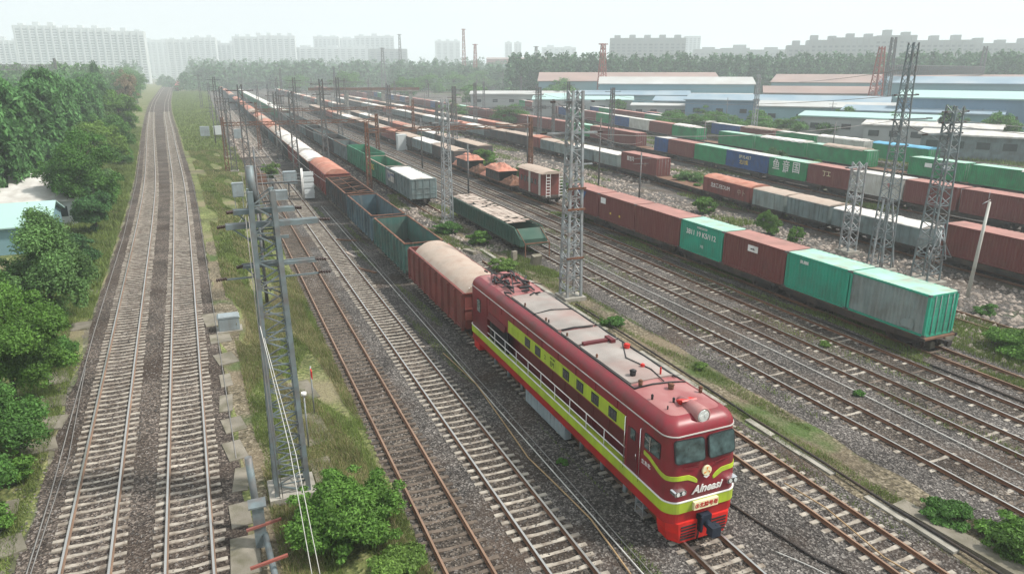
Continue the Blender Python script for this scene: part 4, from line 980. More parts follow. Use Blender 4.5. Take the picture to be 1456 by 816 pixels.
track('siding just before the far container train',fS,120,430,130,'dark',RR,.6,show=10)
# long pinkish covered rows in the far left centre
y=420.
for i in range(16):
    t=container(12.,'maroonbox','pinkroof','hazy container in the distant pink roofed line, %s from its near end'%ordn(i+1),'distant pink roofed containers'); t.location=(86,y,1.2); y+=13
y=300.
for i in range(20):
    t=dup(pr3[i%3],(52,y,0),0,'hazy wagon on the distant siding, %s from its near end'%ordn(i+1),'hazy wagons on the distant siding'); y+=14

for i,(y,f_,mt_,L_) in enumerate([(53,fN,'tarpwhite',6),(85,fN,'tarptan',9),(99,fN,'tarpwhite',12),(97,fO,'tarpwhite',11),(122,fO,'tarptan',10),(148,fO,'tarpwhite',11),(136,fN,'tarpwhite',9)]):
    o=tarp_roof(None,0,L_,1.28,3.92,.22,mt_,90+i,'tarpaulin',.25); a=math.atan((f_(y+L_)-f_(y))/L_); o.location=(f_(y),y,0); o.rotation_euler=(0,0,-a); tag(o,'pale sheet draped over a container roof in the rear rows, %s from the right'%ordn({53:1,85:2,97:3,99:4,122:5,136:6,148:7}[y]),'tarpaulin','sheets draped on rear containers')
# ------------------------------------------------------------------ buildings
def hall(label,cx,cy,w_,d,h,rise,wallm,roofm,rz=0,bands=(),win=0,name='warehouse',rows=1,gable='x'):
    t=thing(name,label,'warehouse',(cx,cy,0),rz,'warehouses beyond the yard')
    m=MB(); x0,x1,y0,y1=-w_/2,w_/2,-d/2,d/2
    m.box(x0,x1,y0,y1,0,h)
    if gable=='x': m.prism([(x0,h),(x1,h),(0,h+rise-.02)],'y',y0,y1)
    else: m.prism([(y0,h),(y1,h),(0,h+rise-.02)],'x',x0,x1)
    for k in range(int(w_/3)): m.box(x0+k*3,x0+k*3+.15,y0-.08,y0-.001,0,h-.2)
    m.build('wall',M[wallm],t)
    m=MB(); e=.6
    if gable=='x':
        m.prism([(x0-e,h-.1),(0,h+rise),(0,h+rise+.3),(x0-e,h+.2)],'y',y0-e,y1+e); m.prism([(x1+e,h-.1),(0.002,h+rise),(0.002,h+rise+.3),(x1+e,h+.2)],'y',y0-e,y1+e)
    else:
        m.prism([(y0-e,h-.1),(0,h+rise),(0,h+rise+.3),(y0-e,h+.2)],'x',x0-e,x1+e); m.prism([(y1+e,h-.1),(0.002,h+rise),(0.002,h+rise+.3),(y1+e,h+.2)],'x',x0-e,x1+e)
    m.build('roof',M[roofm],t)
    for z0,z1,bm in bands:
        m=MB(); m.box(x0-.1,x1+.1,y0-.14,y0-.085,z0,z1); m.build('cladding_band',M[bm],t)
    for r_ in range(rows):
        for k in range(win):
            x=x0+w_*(k+.5)/win; z=h*.45+r_*2.4-(rows-1)*2; m=MB(); m.box(x-1.1,x+1.1,y0-.16,y0-.09,z,z+1.3); m.build('window',M['window'],t)
    return t
k_=1/1046.
def at(az_px,dist):
    psi=R(22.992928); L_=dist*az_px; return (dist*math.sin(psi)+L_*math.cos(psi), dist*math.cos(psi)-L_*math.sin(psi))
hall('blue grey hall with a faded red gable roof left of the lattice tower',205,330,90,34,11,4.,'wall_teal','roofred',-R(28),gable='y')
hall('long low hall with a pale wall and red band below its red roof',222,212,46,22,8,2.2,'wall_grey','roofred',-R(40),bands=((2.8,4,'redbrick'),),win=7,gable='y')
hall('wide teal hall with blue band and long faded red roof behind the right masts',318,255,120,40,10.5,3.6,'wall_teal','roofred',-R(50),bands=((4.6,7,'wall_blue'),),win=12,gable='y')
hall('pale flat hall behind the blue grey hall',280,372,60,24,12,2.,'wall_pale','roofgrey',-R(35),gable='y')
hall('teal hall with dull red roof at the right edge behind the gantry',372,190,90,30,10.5,3,'wall_teal','roofred',-R(58),gable='y')
hall('low grey workshop with a dark window strip below the wide teal hall',232,168,80,14,4.6,.8,'wall_grey','roofgrey',-R(52),win=18,gable='y')
hall('teal clad shed with pale mono roof near the stacked maroon container',233,120,24,18,8.4,.8,'wall_teal','roofteal',-R(60),gable='y')
hall('pale roofed low hall left of the teal clad shed',262,150,50,16,6.,1,'wall_grey','roofteal',-R(56),gable='y')
hall('long pale roofed open shed beyond the emerald containers',142,86,34,9,4.4,.5,'gdgrey','whiteroof',-R(63),win=8,gable='y')
hall('white roofed shed with dark sides left of the long open shed',150,112,26,9,4.4,.6,'wall_grey','whiteroof',-R(60),win=6,gable='y')
hall('grey roofed platform shelter behind the container rows',160,205,50,9,4.6,.5,'wall_grey','roofgrey',-R(38),win=10,gable='y')
hall('pale grey depot beyond the middle of the rear rows',150,262,44,12,6,1,'wall_grey','roofteal',-R(28),win=8,gable='y')
hall('green trimmed workshop left of the long red banded hall',180,235,40,12,6.5,1,'wall_teal','roofgrey',-R(36),win=8,gable='y')
hall('dark red industrial hall far off behind the slim towers',395,900,90,40,30,2,'redbrick','roofred',-R(24),bands=((16,22,'wall_blue'),),gable='y')
for i,(x,y,z,c,lab) in enumerate([(192,104,0,'m','maroon container at the bottom of the stack beside the teal shed'),(192,104,2.65,'m','maroon container on top of the stack beside the teal shed'),(190,112,0,'g','dark green container behind the maroon stack'),(200,98,0,'g','green container right of the maroon stack'),(200,98,2.65,'g','green container on top at the right of the maroon stack')]):
    p,rf,cn=cols[c]; t=container(12.,p,rf,lab,'stacked containers by the teal shed'); t.location=(x,y,z); t.rotation_euler=(0,0,-R(60))
HX=[(1120,235,60,16,7,1.5,'wall_blue','roofblue',-50,'blue hall with a blue grey roof in front of the wide teal hall'),(1190,215,40,12,6,1.2,'wall_teal','roofgrey',-50,'small pale roofed hall left of the red and white tower'),
(1320,190,36,12,6,1.0,'wall_teal','roofblue',-60,'blue grey roofed shed between the two dark masts'),(1245,180,30,10,5.2,.8,'wall_grey','roofteal',-62,'teal roofed low shed behind the tallest mast'),(1430,185,44,16,9.5,1.5,'wall_blue','roofteal',-60,'blue walled hall with pale teal roof at the right edge'),
(1040,255,50,14,6,1.2,'wall_teal','roofblue',-42,'blue grey roofed hall left of the red banded hall'),(900,290,44,12,7,1.4,'wall_teal','roofblue',-32,'blue grey hall below the flared tower'),(830,270,36,10,6,1.,'wall_grey','roofteal',-30,'pale teal roofed hall left of the flared tower'),(960,300,60,20,11,2.5,'wall_teal','roofgrey',-32,'grey roofed hall behind the red banded hall'),(1400,250,60,22,12,2,'wall_teal','roofblue',-58,'blue grey roofed hall behind the upper right gantry'),(740,330,44,12,6,1.2,'wall_grey','roofgrey',-26,'pale grey low depot at the right of centre')]
for u_,d_,w_,dd_,h_,r_,wm_,rm_,a_,lab_ in HX:
    x,y=at((u_-728)*k_,d_); hall(lab_,x,y,w_,dd_,h_,r_,wm_,rm_,R(a_),win=int(w_/7),gable='y')
hall('brick yard shed with a small white canopy in front of the wide hall',196,172,22,8,3.2,.6,'redbrick','whiteroof',-R(50),gable='y')

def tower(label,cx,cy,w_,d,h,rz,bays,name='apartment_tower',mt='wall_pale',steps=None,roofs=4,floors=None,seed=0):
    t=thing(name,label,'tower block',(cx,cy,0),rz,'hazy tower blocks'); r=random.Random(seed)
    m=MB(); segs=steps or [(0,1,1)]
    for a,b_,hh in segs: m.box(-w_/2+w_*a,-w_/2+w_*b_-.05,-d/2,d/2,0,h*hh)
    m2=m; n=bays
    for k in range(n):
        x=-w_/2+w_*(k+.5)/n; hh=h*next((q for a,b_,q in segs if a<=(k+.5)/n<=b_),1); bw=w_/n
        m.box(x-bw*.42,x-bw*.22,-d/2-.9,-d/2-.01,0,hh-1); 
        fl=int(hh/3)
        for q in range(1,fl): m2.box(x-bw*.2,x+bw*.38,-d/2-.06,-d/2-.012,q*3-1.9,q*3-.4,1)
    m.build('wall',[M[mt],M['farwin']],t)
    for k in range(roofs):
        m=MB()
        a=(k+.5)/roofs; hh=h*next((q for a0,b0,q in segs if a0<=a<=b0),1); x=-w_/2+w_*a; m.box(x-w_/roofs*.2,x+w_/roofs*.2,-d/4,d/4,hh+.003,hh+r.uniform(2,4.5)); m.build('roof_box',M[mt],t)
    return t
def at(az_px,dist):   # direction given as tangent right of the camera axis, horizontal distance
    psi=R(22.992928); L_=dist*az_px; return (dist*math.sin(psi)+L_*math.cos(psi), dist*math.cos(psi)-L_*math.sin(psi))
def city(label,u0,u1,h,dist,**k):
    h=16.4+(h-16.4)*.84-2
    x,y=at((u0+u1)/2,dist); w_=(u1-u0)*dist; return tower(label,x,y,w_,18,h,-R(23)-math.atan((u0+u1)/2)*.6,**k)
k_=1/1046.
city('widest pale tower block on the left skyline',(45-728)*k_,(205-728)*k_,16.4+72*k_*900,900,bays=18,roofs=9,seed=1,steps=[(0,.33,1.),(.33,.7,.97),(.7,1,.93)])
city('lower hazy tower block at the left edge',(-5-728)*k_,(48-728)*k_,16.4+50*k_*950,950,bays=8,roofs=4,seed=2)
city('faint twin tower block right of the widest one',(245-728)*k_,(310-728)*k_,16.4+54*k_*1250,1250,bays=8,roofs=4,seed=3,steps=[(0,.5,.95),(.5,1,1)])
city('very faint low block between the left towers',(205-728)*k_,(250-728)*k_,16.4+50*k_*1500,1500,bays=6,roofs=2,seed=4)
city('faint tower block in front of the curving track skyline',(338-728)*k_,(422-728)*k_,16.4+57*k_*1250,1250,bays=10,roofs=6,seed=5,steps=[(0,.4,.97),(.4,1,1)])
city('faint lower block left of the centre skyline',(305-728)*k_,(345-728)*k_,16.4+45*k_*1300,1300,bays=6,roofs=2,seed=6)
city('pale block at the centre left skyline with low shoulder',(450-728)*k_,(485-728)*k_,16.4+55*k_*1500,1500,bays=6,roofs=2,seed=7)
city('broad faint block at the centre of the skyline',(508-728)*k_,(562-728)*k_,16.4+56*k_*1450,1450,bays=8,roofs=3,seed=8)
city('faint slab between the two centre blocks',(482-728)*k_,(510-728)*k_,16.4+52*k_*1600,1600,bays=4,roofs=1,seed=9)
city('low faint slab below the centre skyline',(420-728)*k_,(530-728)*k_,16.4+38*k_*1300,1300,bays=12,roofs=3,seed=10)
city('low blue grey slab behind the slim towers',(526-728)*k_,(580-728)*k_,16.4+36*k_*1100,1100,bays=6,roofs=0,seed=11,mt='wall_grey')
city('faint domed cluster block right of the slim towers',(620-728)*k_,(655-728)*k_,16.4+48*k_*1600,1600,bays=4,roofs=3,seed=12)
city('thin faint tower on the right centre skyline',(718-728)*k_,(728-728)*k_,16.4+46*k_*1600,1600,bays=2,roofs=1,seed=13)
city('second thin faint tower on the right centre skyline',(731-728)*k_,(741-728)*k_,16.4+46*k_*1600,1600,bays=2,roofs=1,seed=14)
city('low pale slab left of the office block',(770-728)*k_,(818-728)*k_,16.4+38*k_*1500,1500,bays=6,roofs=2,seed=15)
city('long grey office block with four roof boxes above the tree belt',(866-728)*k_,(970-728)*k_,16.4+54*k_*760,760,bays=14,roofs=5,seed=16,mt='wall_grey')
city('pale block close behind the long office block',(970-728)*k_,(992-728)*k_,16.4+56*k_*1300,1300,bays=4,roofs=0,seed=17)
city('low wide depot on the skyline right of the office block',(985-728)*k_,(1112-728)*k_,16.4+38*k_*900,900,bays=16,roofs=3,seed=18,mt='wall_grey',steps=[(0,.3,.97),(.3,.6,1),(.6,1,.95)])
city('great stepped grey apartment complex on the right skyline',(1120-728)*k_,(1284-728)*k_,16.4+58*k_*620,620,bays=22,roofs=7,seed=19,mt='wall_grey',steps=[(0,.16,.84),(.16,.36,.93),(.36,.7,.97),(.7,1,1)])
city('lower stepped grey apartment complex at the right edge',(1284-728)*k_,(1448-728)*k_,16.4+52*k_*600,600,bays=22,roofs=6,seed=20,mt='wall_grey',steps=[(0,.55,1),(.55,1,.93)])
city('end block of the stepped complex cut by the right edge',(1448-728)*k_,(1500-728)*k_,16.4+42*k_*600,600,bays=6,roofs=2,seed=21,mt='wall_grey')
# small houses among the left trees
def house(label,x,y,w_,d,h,rise,wm,rm,rz=0):
    t=thing('low_house',label,'house',(x,y,0),rz,'low houses among the left trees')
    m=MB(); m.box(-w_/2,w_/2,-d/2,d/2,0,h); m.prism([(-d/2,h),(d/2,h),(0,h+rise-.02)],'x',-w_/2,w_/2); m.build('wall',M[wm],t)
    m=MB(); 
    for s in(-1,1): m.prism([(s*(d/2+.4),h-.12),(0.001*s,h+rise),(0.001*s,h+rise+.12),(s*(d/2+.4),h)],'x',-w_/2-.4,w_/2+.4)
    m.build('roof',M[rm],t)
    for k in range(3): m=MB(); q=-w_/2+w_*(k+.5)/3; m.box(q-.5,q+.5,-d/2-.05,-d/2-.003,h*.35,h*.75); m.build('window',M['window'],t)
house('small house with a white ridged roof, farthest of the three by the round tree',-19.0,102,6.5,6,3.,1.3,'wall_pale','whiteroof',R(8))
house('middle house with a low pale pink white roof',-18.6,93,8.,7,2.8,1.1,'wall_pale','whiteroof',R(4))
house('nearest low house with a pale green roof at the left edge',-20.5,81,11,9,2.6,1.4,'wall_teal','roofteal',R(2))
# far bridge deck and red train
t=thing('road_bridge','low rusty edged footbridge on pale columns crossing the middle tracks','bridge',(66,322,0),-R(16))
m=MB(); m.box(-24,24,-2,2,7.4,8.1); m.build('deck',M['slab'],t); m=MB(); m.box(-24,24,-2.1,-2.01,8.0,9.1); m.build('parapet',M['rust'],t)
for x in(-20,-8,8,20): m=MB(); m.box(x-.8,x+.8,-1,1,0,7.4); m.build('column',M['slab'],t)
t0=None
for i in range(12):
    y=640+i*26; 
    if t0 is None:
        t0=thing('passenger_coach','distant red coach on the curving main track, first from its near end','rail coach',(0,0,0),0,'coaches of the distant red train')
        m=MB(); m.box(-1.6,1.6,0,25,1,3.9); m.build('coach_body',M['maroon2'],t0); m=MB(); m.prism([(-1.6,3.9),(1.6,3.9),(1.1,4.5),(-1.1,4.5)],'y',0,25); m.build('roof',M['skirt'],t0)
        m=MB(); m.box(-1.3,1.3,1,24,.3,1); m.build('underframe',M['under'],t0); t=t0
    else: t=dup(t0,(0,0,0),0,'distant red coach on the curving main track, %s from its near end'%ordn(i+1))
    a=math.atan((fB(y+25)-fB(y))/25); t.location=(fB(y)+5.5,y,0); t.rotation_euler=(0,0,-a)
# ------------------------------------------------------------------ masts
def lattice(m,x0,y0,h,w0,w1,n,leg=.12,br=.06,z0=0.,d0=None,d1=None,mi=0):
    d0=d0 or w0; d1=d1 or w1
    def c(z):
        k=z/h; return (w0+(w1-w0)*k)/2,(d0+(d1-d0)*k)/2
    P=lambda sx,sy,z:(x0+sx*c(z)[0],y0+sy*c(z)[1],z0+z)
    for sx in(-1,1):
        for sy in(-1,1): m.bar(P(sx,sy,0),P(sx,sy,h),leg,mi)
    for k in range(n):
        za,zb=h*k/n,h*(k+1)/n
        for s in(-1,1):
            a,b_=((-1,1) if k%2 else (1,-1))
            m.bar(P(a,s,za),P(b_,s,zb),br,mi); m.bar(P(s,a,za),P(s,b_,zb),br,mi)
            if k%2==0: m.bar(P(-1,s,zb),P(1,s,zb),br,mi); m.bar(P(s,-1,zb),P(s,1,zb),br,mi)
def insulator(par,a,b_,r=.09):
    a,b_=Vector(a),Vector(b_); m=MB(); m.cyl(a,b_,.03,6); n=5
    for k in range(n): p=a.lerp(b_,(k+.5)/n); q=(b_-a).normalized()*.025; m.cyl(p-q,p+q,r*.7,8)
    return m.build('insulator',M['insul'],par)
def mast(label,x,y,h,w0,w1,n,arms=(),mt='steel',leg=.11,br=.05,base=True,group='lattice catenary masts',ladder=False,d0=None,d1=None,name='catenary_mast'):
    t=thing(name,label,'lattice mast',(x,y,0),0,group)
    m=MB(); lattice(m,0,0,h,w0,w1,n,leg,br,.0 if not base else .25,d0,d1); m.build('lattice_column',M[mt],t)
    if base: m=MB(); m.box(-w0*.75,w0*.75,-(d0 or w0)*.8,(d0 or w0)*.8,-.1,.3); m.build('concrete_base',M['slab'],t)
    for z,xa,xb,th in arms:
        m=MB(); m.bar((xa,-.05,z),(xb,-.05,z),th); 
        if th>.1: m.bar((xa,.3,z),(xb,.3,z),th*.7); m.bar((xa*.9,-.05,z),(0,-.05,z-1.0),.05)
        a_=m.build('crossarm',M[mt],t)
        for q in(xa,xb):
            if abs(q)>.8: insulator(a_,(q*.97,-.05,z+.04),(q*1.22,-.1,z+.02))
    if ladder:
        m=MB()
        for s in(-1,1): m.bar((s*.22+w0*.0,-w0/2-.15,.3),(s*.22,-w1/2-.12,h),.04)
        for k in range(int(h/.4)): z=.5+k*.4; yy=-w0/2-.15+(w0-w1)/2*z/h; m.bar((-.22,yy,z),(.22,yy,z),.03)
        m.build('ladder',M[mt],t)
    return t
m1=mast('big grey lattice mast with crossarms standing in the grass strip at the front',1.5,26.4,12.1,1.2,.75,24,arms=((11.6,-1.0,1.1,.16),(11.1,-1.3,1.9,.18),(10.6,-.6,.8,.10),(9.6,-.9,1.7,.12),(9.2,-1.5,-.2,.06),(9.1,.4,1.8,.06)),mt='steel_md',leg=.18,br=.05,d0=1.0,d1=.7)
m=MB(); m.cyl((-.25,0,11.8),(-.3,0,13.2),.13,10); m.build('top_post',M['steel_md'],m1)
for q in(-.62,-.52): m=MB(); m.tube([(q,-.45,11.5),(q+.0,-.62,8),(q+.05,-.7,4),(q+.1,-.75,.3)],.015); m.build('down_cable',M['cable'],m1)
m2=mast('tall pale lattice mast beside the rear of the locomotive',23.69,44.6,14.8,1.15,.75,26,arms=((14.3,-1.6,1.2,.14),(12.2,-2.2,1.8,.12),(10,-.8,1.5,.1)),mt='steel',leg=.17,br=.06)
for z in(3.2,6.8,8.3): m=MB(); m.box(-.7,.7,-.68,-.56,z,z+.14); m.build('collar',M['rust'],m2)
m3=mast('slim lattice mast between the green wagons and the plank topped wagon',23.6,74,13.2,1.0,.6,22,arms=((12.9,-.6,.6,.1),(11,-1.5,1.6,.1),(9.4,-.5,2.2,.08)),mt='steel',leg=.12)
m4=mast('tallest dark lattice mast among the right hand masts',51.57,41.2,18.2,1.3,.5,28,arms=((14.5,-1.1,1.1,.12),(12.6,-1.0,2.8,.12),(10.5,-.8,.9,.1)),mt='steel_md',leg=.09,br=.04)
for q in range(3):
    m=MB(); m.bar((-1.7+q*1.4,-.6,0),(-.6+q*.5,0,6.2),.12); m.build('raking_strut',M['steel'],m4)
m5=mast('sturdy dark lattice mast with a crowded top right of the tallest one',51.9,37.1,13.6,1.45,.8,20,arms=((13.4,-.9,1.2,.16),(12.6,-1.1,1.1,.14),(11.8,-2.6,1.0,.12),(9.5,-.8,.9,.12)),mt='steel_md',leg=.11,br=.055)
m=MB()
for k in range(8): m.tube([(rnd.uniform(-1,1),-.6,rnd.uniform(1,3)),(rnd.uniform(-1.6,1.6),-.9,rnd.uniform(2,4)),(rnd.uniform(-.6,.6),-.5,rnd.uniform(3.5,5))],.05)
m.build('twisted_rods',M['steel'],m5)
t=thing('leaning_pole','pale concrete pole leaning beside the near end of the middle row','pole',(51.55,33.2,0)); m=MB(); m.cyl((0,0,-.2),(.55,.1,7.2),.15,10,0,.1); m.build('post',M['whitebox'],t); m=MB(); m.cyl((.3,.05,7.1),(.3,.05,8.),.02,5); m.cyl((-.3,.05,7.1),(.5,.05,7.35),.03,5); m.build('bracket',M['steel'],t)
mast('short rusty lattice mast left of the tallest one',53.98,46.7,8.2,1.0,.8,12,arms=((8,-1.4,.9,.12),(5.3,-.7,.7,.14)),mt='steel',leg=.12)
mast('white and grey lattice mast by the roadside bushes',122.2,137.7,15.2,1.0,.5,20,arms=((14.4,-1,1,.1),(11,-.8,.8,.4),(9.6,-.8,.8,.3)),mt='steel',leg=.14)
mast('red and white latticed tower in front of the wide teal hall',206,176,23.5,3.8,1.2,16,arms=((23,-1.2,1.2,.3),),mt='redmast',leg=.28,br=.14,group='red lattice towers',name='lattice_tower')
mast('flared red lattice tower between the halls and the pale roofs',157,272,26.8,3.6,1.3,18,arms=((26.8,-2,2,.4),(25,-1.2,1.2,.3)),mt='redmast',leg=.26,br=.14,group='red lattice towers',name='lattice_tower')
for lab,u,h,d in (('slim red lattice tower at the centre of the skyline',660,50,640),('slim tower left of the central red one',570,48,700),('short red lattice tower right of the central one',676,34,560),('dim tower farther right of the central one',762,36,560),('low dim tower left of the central red one',545,26,560)):
    yt={660:45,570:52,676:65,762:68,545:70}[u]; x,y=at((u-728)*k_,d); mast(lab,x,y,16.4+(100-yt)*k_*d,3.6,1.2,18,arms=((16+(100-yt)*k_*d,-2,2,.4),),mt='redmast' if u in(660,676) else 'steel_dk',leg=.3,br=.17,base=False,group='slim distant towers',name='lattice_tower')
# gantries
def gantry(label,x0,y0,x1,y1,h,lh,mt='steel_dk',truss=1.2,w=.8,col=1.1,mono=False,th=1.):
    t=thing('catenary_gantry',label,'gantry',(x0,y0,0),math.atan2(y1-y0,x1-x0),'gantries over the yard'); Lg=math.hypot(x1-x0,y1-y0)
    m=MB(); n=max(8,int(Lg/1.3))
    for s in(-1,1):
        yy=s*w/2
        for z in((h,h+truss) if not mono else (h,)): m.bar((0,yy,z),(Lg,yy,z),.1*th if not mono else .14)
        if not mono:
            for k in range(n): a=Lg*k/n;b_=Lg*(k+1)/n; m.bar((a,yy,h),(b_,yy,h+truss) if k%2 else (a,yy,h+truss),.06*th); m.bar((a,yy,h+truss),(b_,yy,h),.06*th)
    m.build('truss_beam',M[mt],t)
    for x in(0,Lg):
        m=MB(); lattice(m,x,0,lh,col,col*.5,12,.14*th,.07*th); m.build('lattice_column',M[mt],t)
    return t
gantry('dark truss gantry between two tall columns at the upper right',218,182,338,232,14.6,27,truss=3.4,w=1.6,col=2.6,th=2.6)
x,y=at((80-728)*k_,330); x2,y2=at((-20-728)*k_,300); gantry('dark truss gantry cut by the left edge above the trees',x2,y2,x,y,16.4,21.5,truss=2.2,w=1,th=1.8)
gantry('rusty thin portal beam over the middle tracks behind the slim mast',20.6,101,46,101,8.,9.5,mt='rust',truss=.5,w=.4,col=.6)
gantry('rusty portal beam over the two freight trains by the white cover wagon',2.4,128,28,128,7.6,9.,mt='rust',truss=.5,w=.4,col=.6)
gantry('portal beam over the train roofs with brown tint, farther',10,162,44,162,8,10,mt='rust',truss=.5,w=.4,col=.6)
gantry('dark grey portal in front of the far container row',46,150,74,150,8,10,mt='steel_dk',truss=.5,w=.4,col=.6)
gantry('thin dark portal far along the yard',20,255,60,255,9,12,mt='steel_dk',truss=.6,w=.4,col=.7)
gantry('thin dark portal at the far end of the yard',18,380,80,380,10,12,mt='steel_dk',truss=.7,w=.5,col=.8)
# smaller poles, each with arm
pp=thing('signal_pole','x','pole',(0,0,0),0,'slim poles of the yard'); m=MB(); m.cyl((0,0,0),(0,0,9.5),.13,8,0,.08); m.build('post',M['steel_dk'],pp); m=MB(); m.bar((-1.3,0,8.6),(1.3,0,8.6),.1); m.bar((-1,0,7.8),(1,0,7.8),.08); m.build('crossarm',M['steel_dk'],pp)
bigp=mast('x',0,0,13.5,.9,.5,18,arms=((13,-1.4,1.4,.1),(11.5,-1.2,1.2,.1)),mt='steel_dk',leg=.13)
first=[True,True]
def pole(x,y,lab,kind=0,s=1.):
    src=(pp,bigp)[kind]
    if first[kind]: first[kind]=False; src.location=(x,y,0); src['label']=lab; 
    else: src=dup(src,(x,y,0),rnd.uniform(-.15,.15),lab)
    src.scale=(1,1,s)
BP=[(20.3,181,'pale lattice mast right of the white covered wagons'),(28.3,168,'lattice mast between the two freight trains and the yard tracks'),(17.9,122,'lattice mast beside the white covered wagons'),(23,255,'dark lattice mast above the orange covered wagons'),(4.6,104,'dark lattice mast above the grass strip cabinets'),(11.9,112,'lattice mast with a crossarm close left of the covered wagons'),(12.1,140,'lattice mast left of the dark covered wagons'),(3.2,150,'lattice mast leaning by the grass strip end'),(3,205,'lattice mast in the hazy grass strip'),(2,270,'hazy lattice mast beside the curve'),(-1,350,'faint lattice mast beside the curve'),(46,138,'lattice mast at the head of the middle row'),(45.3,190,'lattice mast beyond the portal in the centre'),(70.5,150,'lattice mast between the maroon containers and the middle row'),(70.5,118,'pale post mast left of the small blue container')]
for x,y,l in BP: pole(x,y,l,1,rnd.uniform(.9,1.1))
PPp=[(52,90,'slim pole in the gap of the middle row'),(30,85,'slim pole right of the plank topped wagon'),(46,70,'slim pole beyond the near containers'),(33.9,120,'slim pole between two yard tracks'),(31,140,'second slim pole between two yard tracks'),(44,210,'slim pole in the middle distance'),(60,230,'slim pole near the middle row end'),(74,210,'slim pole before the far train'),(3.6,68,'slim pole with crossarms behind the front mast'),(2.6,52,'slim pole in the grass strip close behind the front mast'),(86,110,'slim pole behind the blue container'),(108,100,'slim pole among the green containers'),(132,160,'slim pole by the platform shelter'),(95,190,'slim pole right of the rear rows'),(118,230,'slim pole left of the flared tower'),(160,150,'slim pole near the brick shed'),(178,120,'slim pole left of the teal shed'),(140,70,'slim white pole at the right edge')]
for x,y,l in PPp: pole(x,y,l,0,rnd.uniform(.75,1.1))
far=[(rnd.uniform(-60,330),rnd.uniform(320,620)) for _ in range(60)]
far.sort(key=lambda p:math.atan2(p[0],p[1]))
for i,(x,y) in enumerate(far):
    if x<0 and x>-50: x+=55
    pole(x,y,'hazy pole on the horizon, %s of them counted from the left'%ordn(i+1),0 if i%3 else 1,rnd.uniform(.9,1.5))
mid=[(11.9,176),(11.9,232),(18.9,205),(18.9,290),(30,205),(30,250),(37.4,180),(37.4,235),(41.8,128),(54,120),(54,160),(69.5,190),(69.5,240),(74,300),(83,160),(92,250),(100,215),(110,290),(128,250),(3.5,128),(1.5,178),(48,270)]
mid.sort(key=lambda p:math.atan2(p[0],p[1]))
for i,(x,y) in enumerate(mid): pole(x,y,'plain yard pole between tracks, %s of its kind from the left'%ordn(i+1),i%2,rnd.uniform(.75,1.))
# overhead wires
def wire(label,pts,r=.022,sag=.4,m_='cable',name='overhead_wire',n=10):
    m=MB()
    P=[]
    for a,b_ in zip(pts,pts[1:]):
        a,b_=Vector(a),Vector(b_)
        for k in range(n): t_=k/n; p=a.lerp(b_,t_); p.z-=sag*4*t_*(1-t_); P.append(p)
    P.append(Vector(pts[-1])); m.tube(P,r,5); o=m.build(name,M[m_]); return tag(o,label,'wire','overhead wires')
wire('overhead wire running along the track left of the locomotive train',[(8.6,60,7.5),(8.6,100,7.6),(9.2,162,7.8),(9.6,255,8)])
wire('overhead wire above the roofs of the freight train',[(14.8,101,7.9),(14.8,128,7.5),(14.8,162,7.9),(14.8,255,8.8)])
wire('overhead wire strung across the tracks from the slim mast to the portal',[(23.6,74,11),(46,101,8.6)])
wire('overhead wire from the tall pale mast to the brake van pole',[(23.7,44.6,13),(46,70,8.5)],.02,.8)
wire('slack wire from the tallest mast toward the far containers',[(51.6,41.2,14.5),(70.5,118,12)],.025,1.2)
wire('slack wire between the tallest mast and the sturdy mast',[(51.6,41.2,12.6),(51.9,37.1,12.0)],.04,.6)
wire('wire running right from the sturdy mast out of the photo',[(51.9,37.1,12.4),(75,22,12.)],.025,.8)
wire('wire from the front mast back along the grass strip',[(2.6,26.4,11.1),(3.2,52,8.2),(4,68,8)],.018,.5)
wire('second wire from the front mast back along the grass strip',[(.2,26.4,11.1),(2,52,7.6),(2.4,68,7.6)],.018,.5)
wire('wires over the far yard between the hazy masts',[(20.3,181,13.5),(45.3,190,12.5),(74,210,10)],.03,.8)
wire('wire crossing in front of the maroon containers',[(45.3,190,12),(70.5,150,11.5),(70.5,118,11)],.03,.8)
for i,xw in enumerate([14.9,18.9,23.9,27.9,32.2,35.5,39.2,46,60,69.5,83,100]):
    y0_=(101,101,101,101,101,101,101,138,150,118,110,100)[i]; z0_=7.6
    wire('contact wire running away over the yard, %s counted from the left'%ordn(i+1),[(xw,y0_,z0_),(xw,y0_+60,z0_+.2),(xw+rnd.uniform(-1,1),y0_+120,z0_+.3),(xw+rnd.uniform(-2,2),y0_+200,z0_+.5)],.03,.5)
for i,(a_,b2) in enumerate([((11.9,112,11.5),(23.6,74,12.5)),((28.3,168,12),(54,160,9)),((46,138,12),(70.5,118,11)),((70.5,150,12),(122.2,137.7,13)),((17.9,122,12),(46,138,11.5)),((4.6,104,12),(17.9,122,12.4)),((51.6,41.2,16.5),(122.2,137.7,14)),((51.9,37.1,12.8),(140,70,8)),((23.7,44.6,12.2),(51.6,41.2,12.6))]):
    wire('cross span wire between masts, %s of the set'%ordn(i+1),[a_,b2],.025,.7)
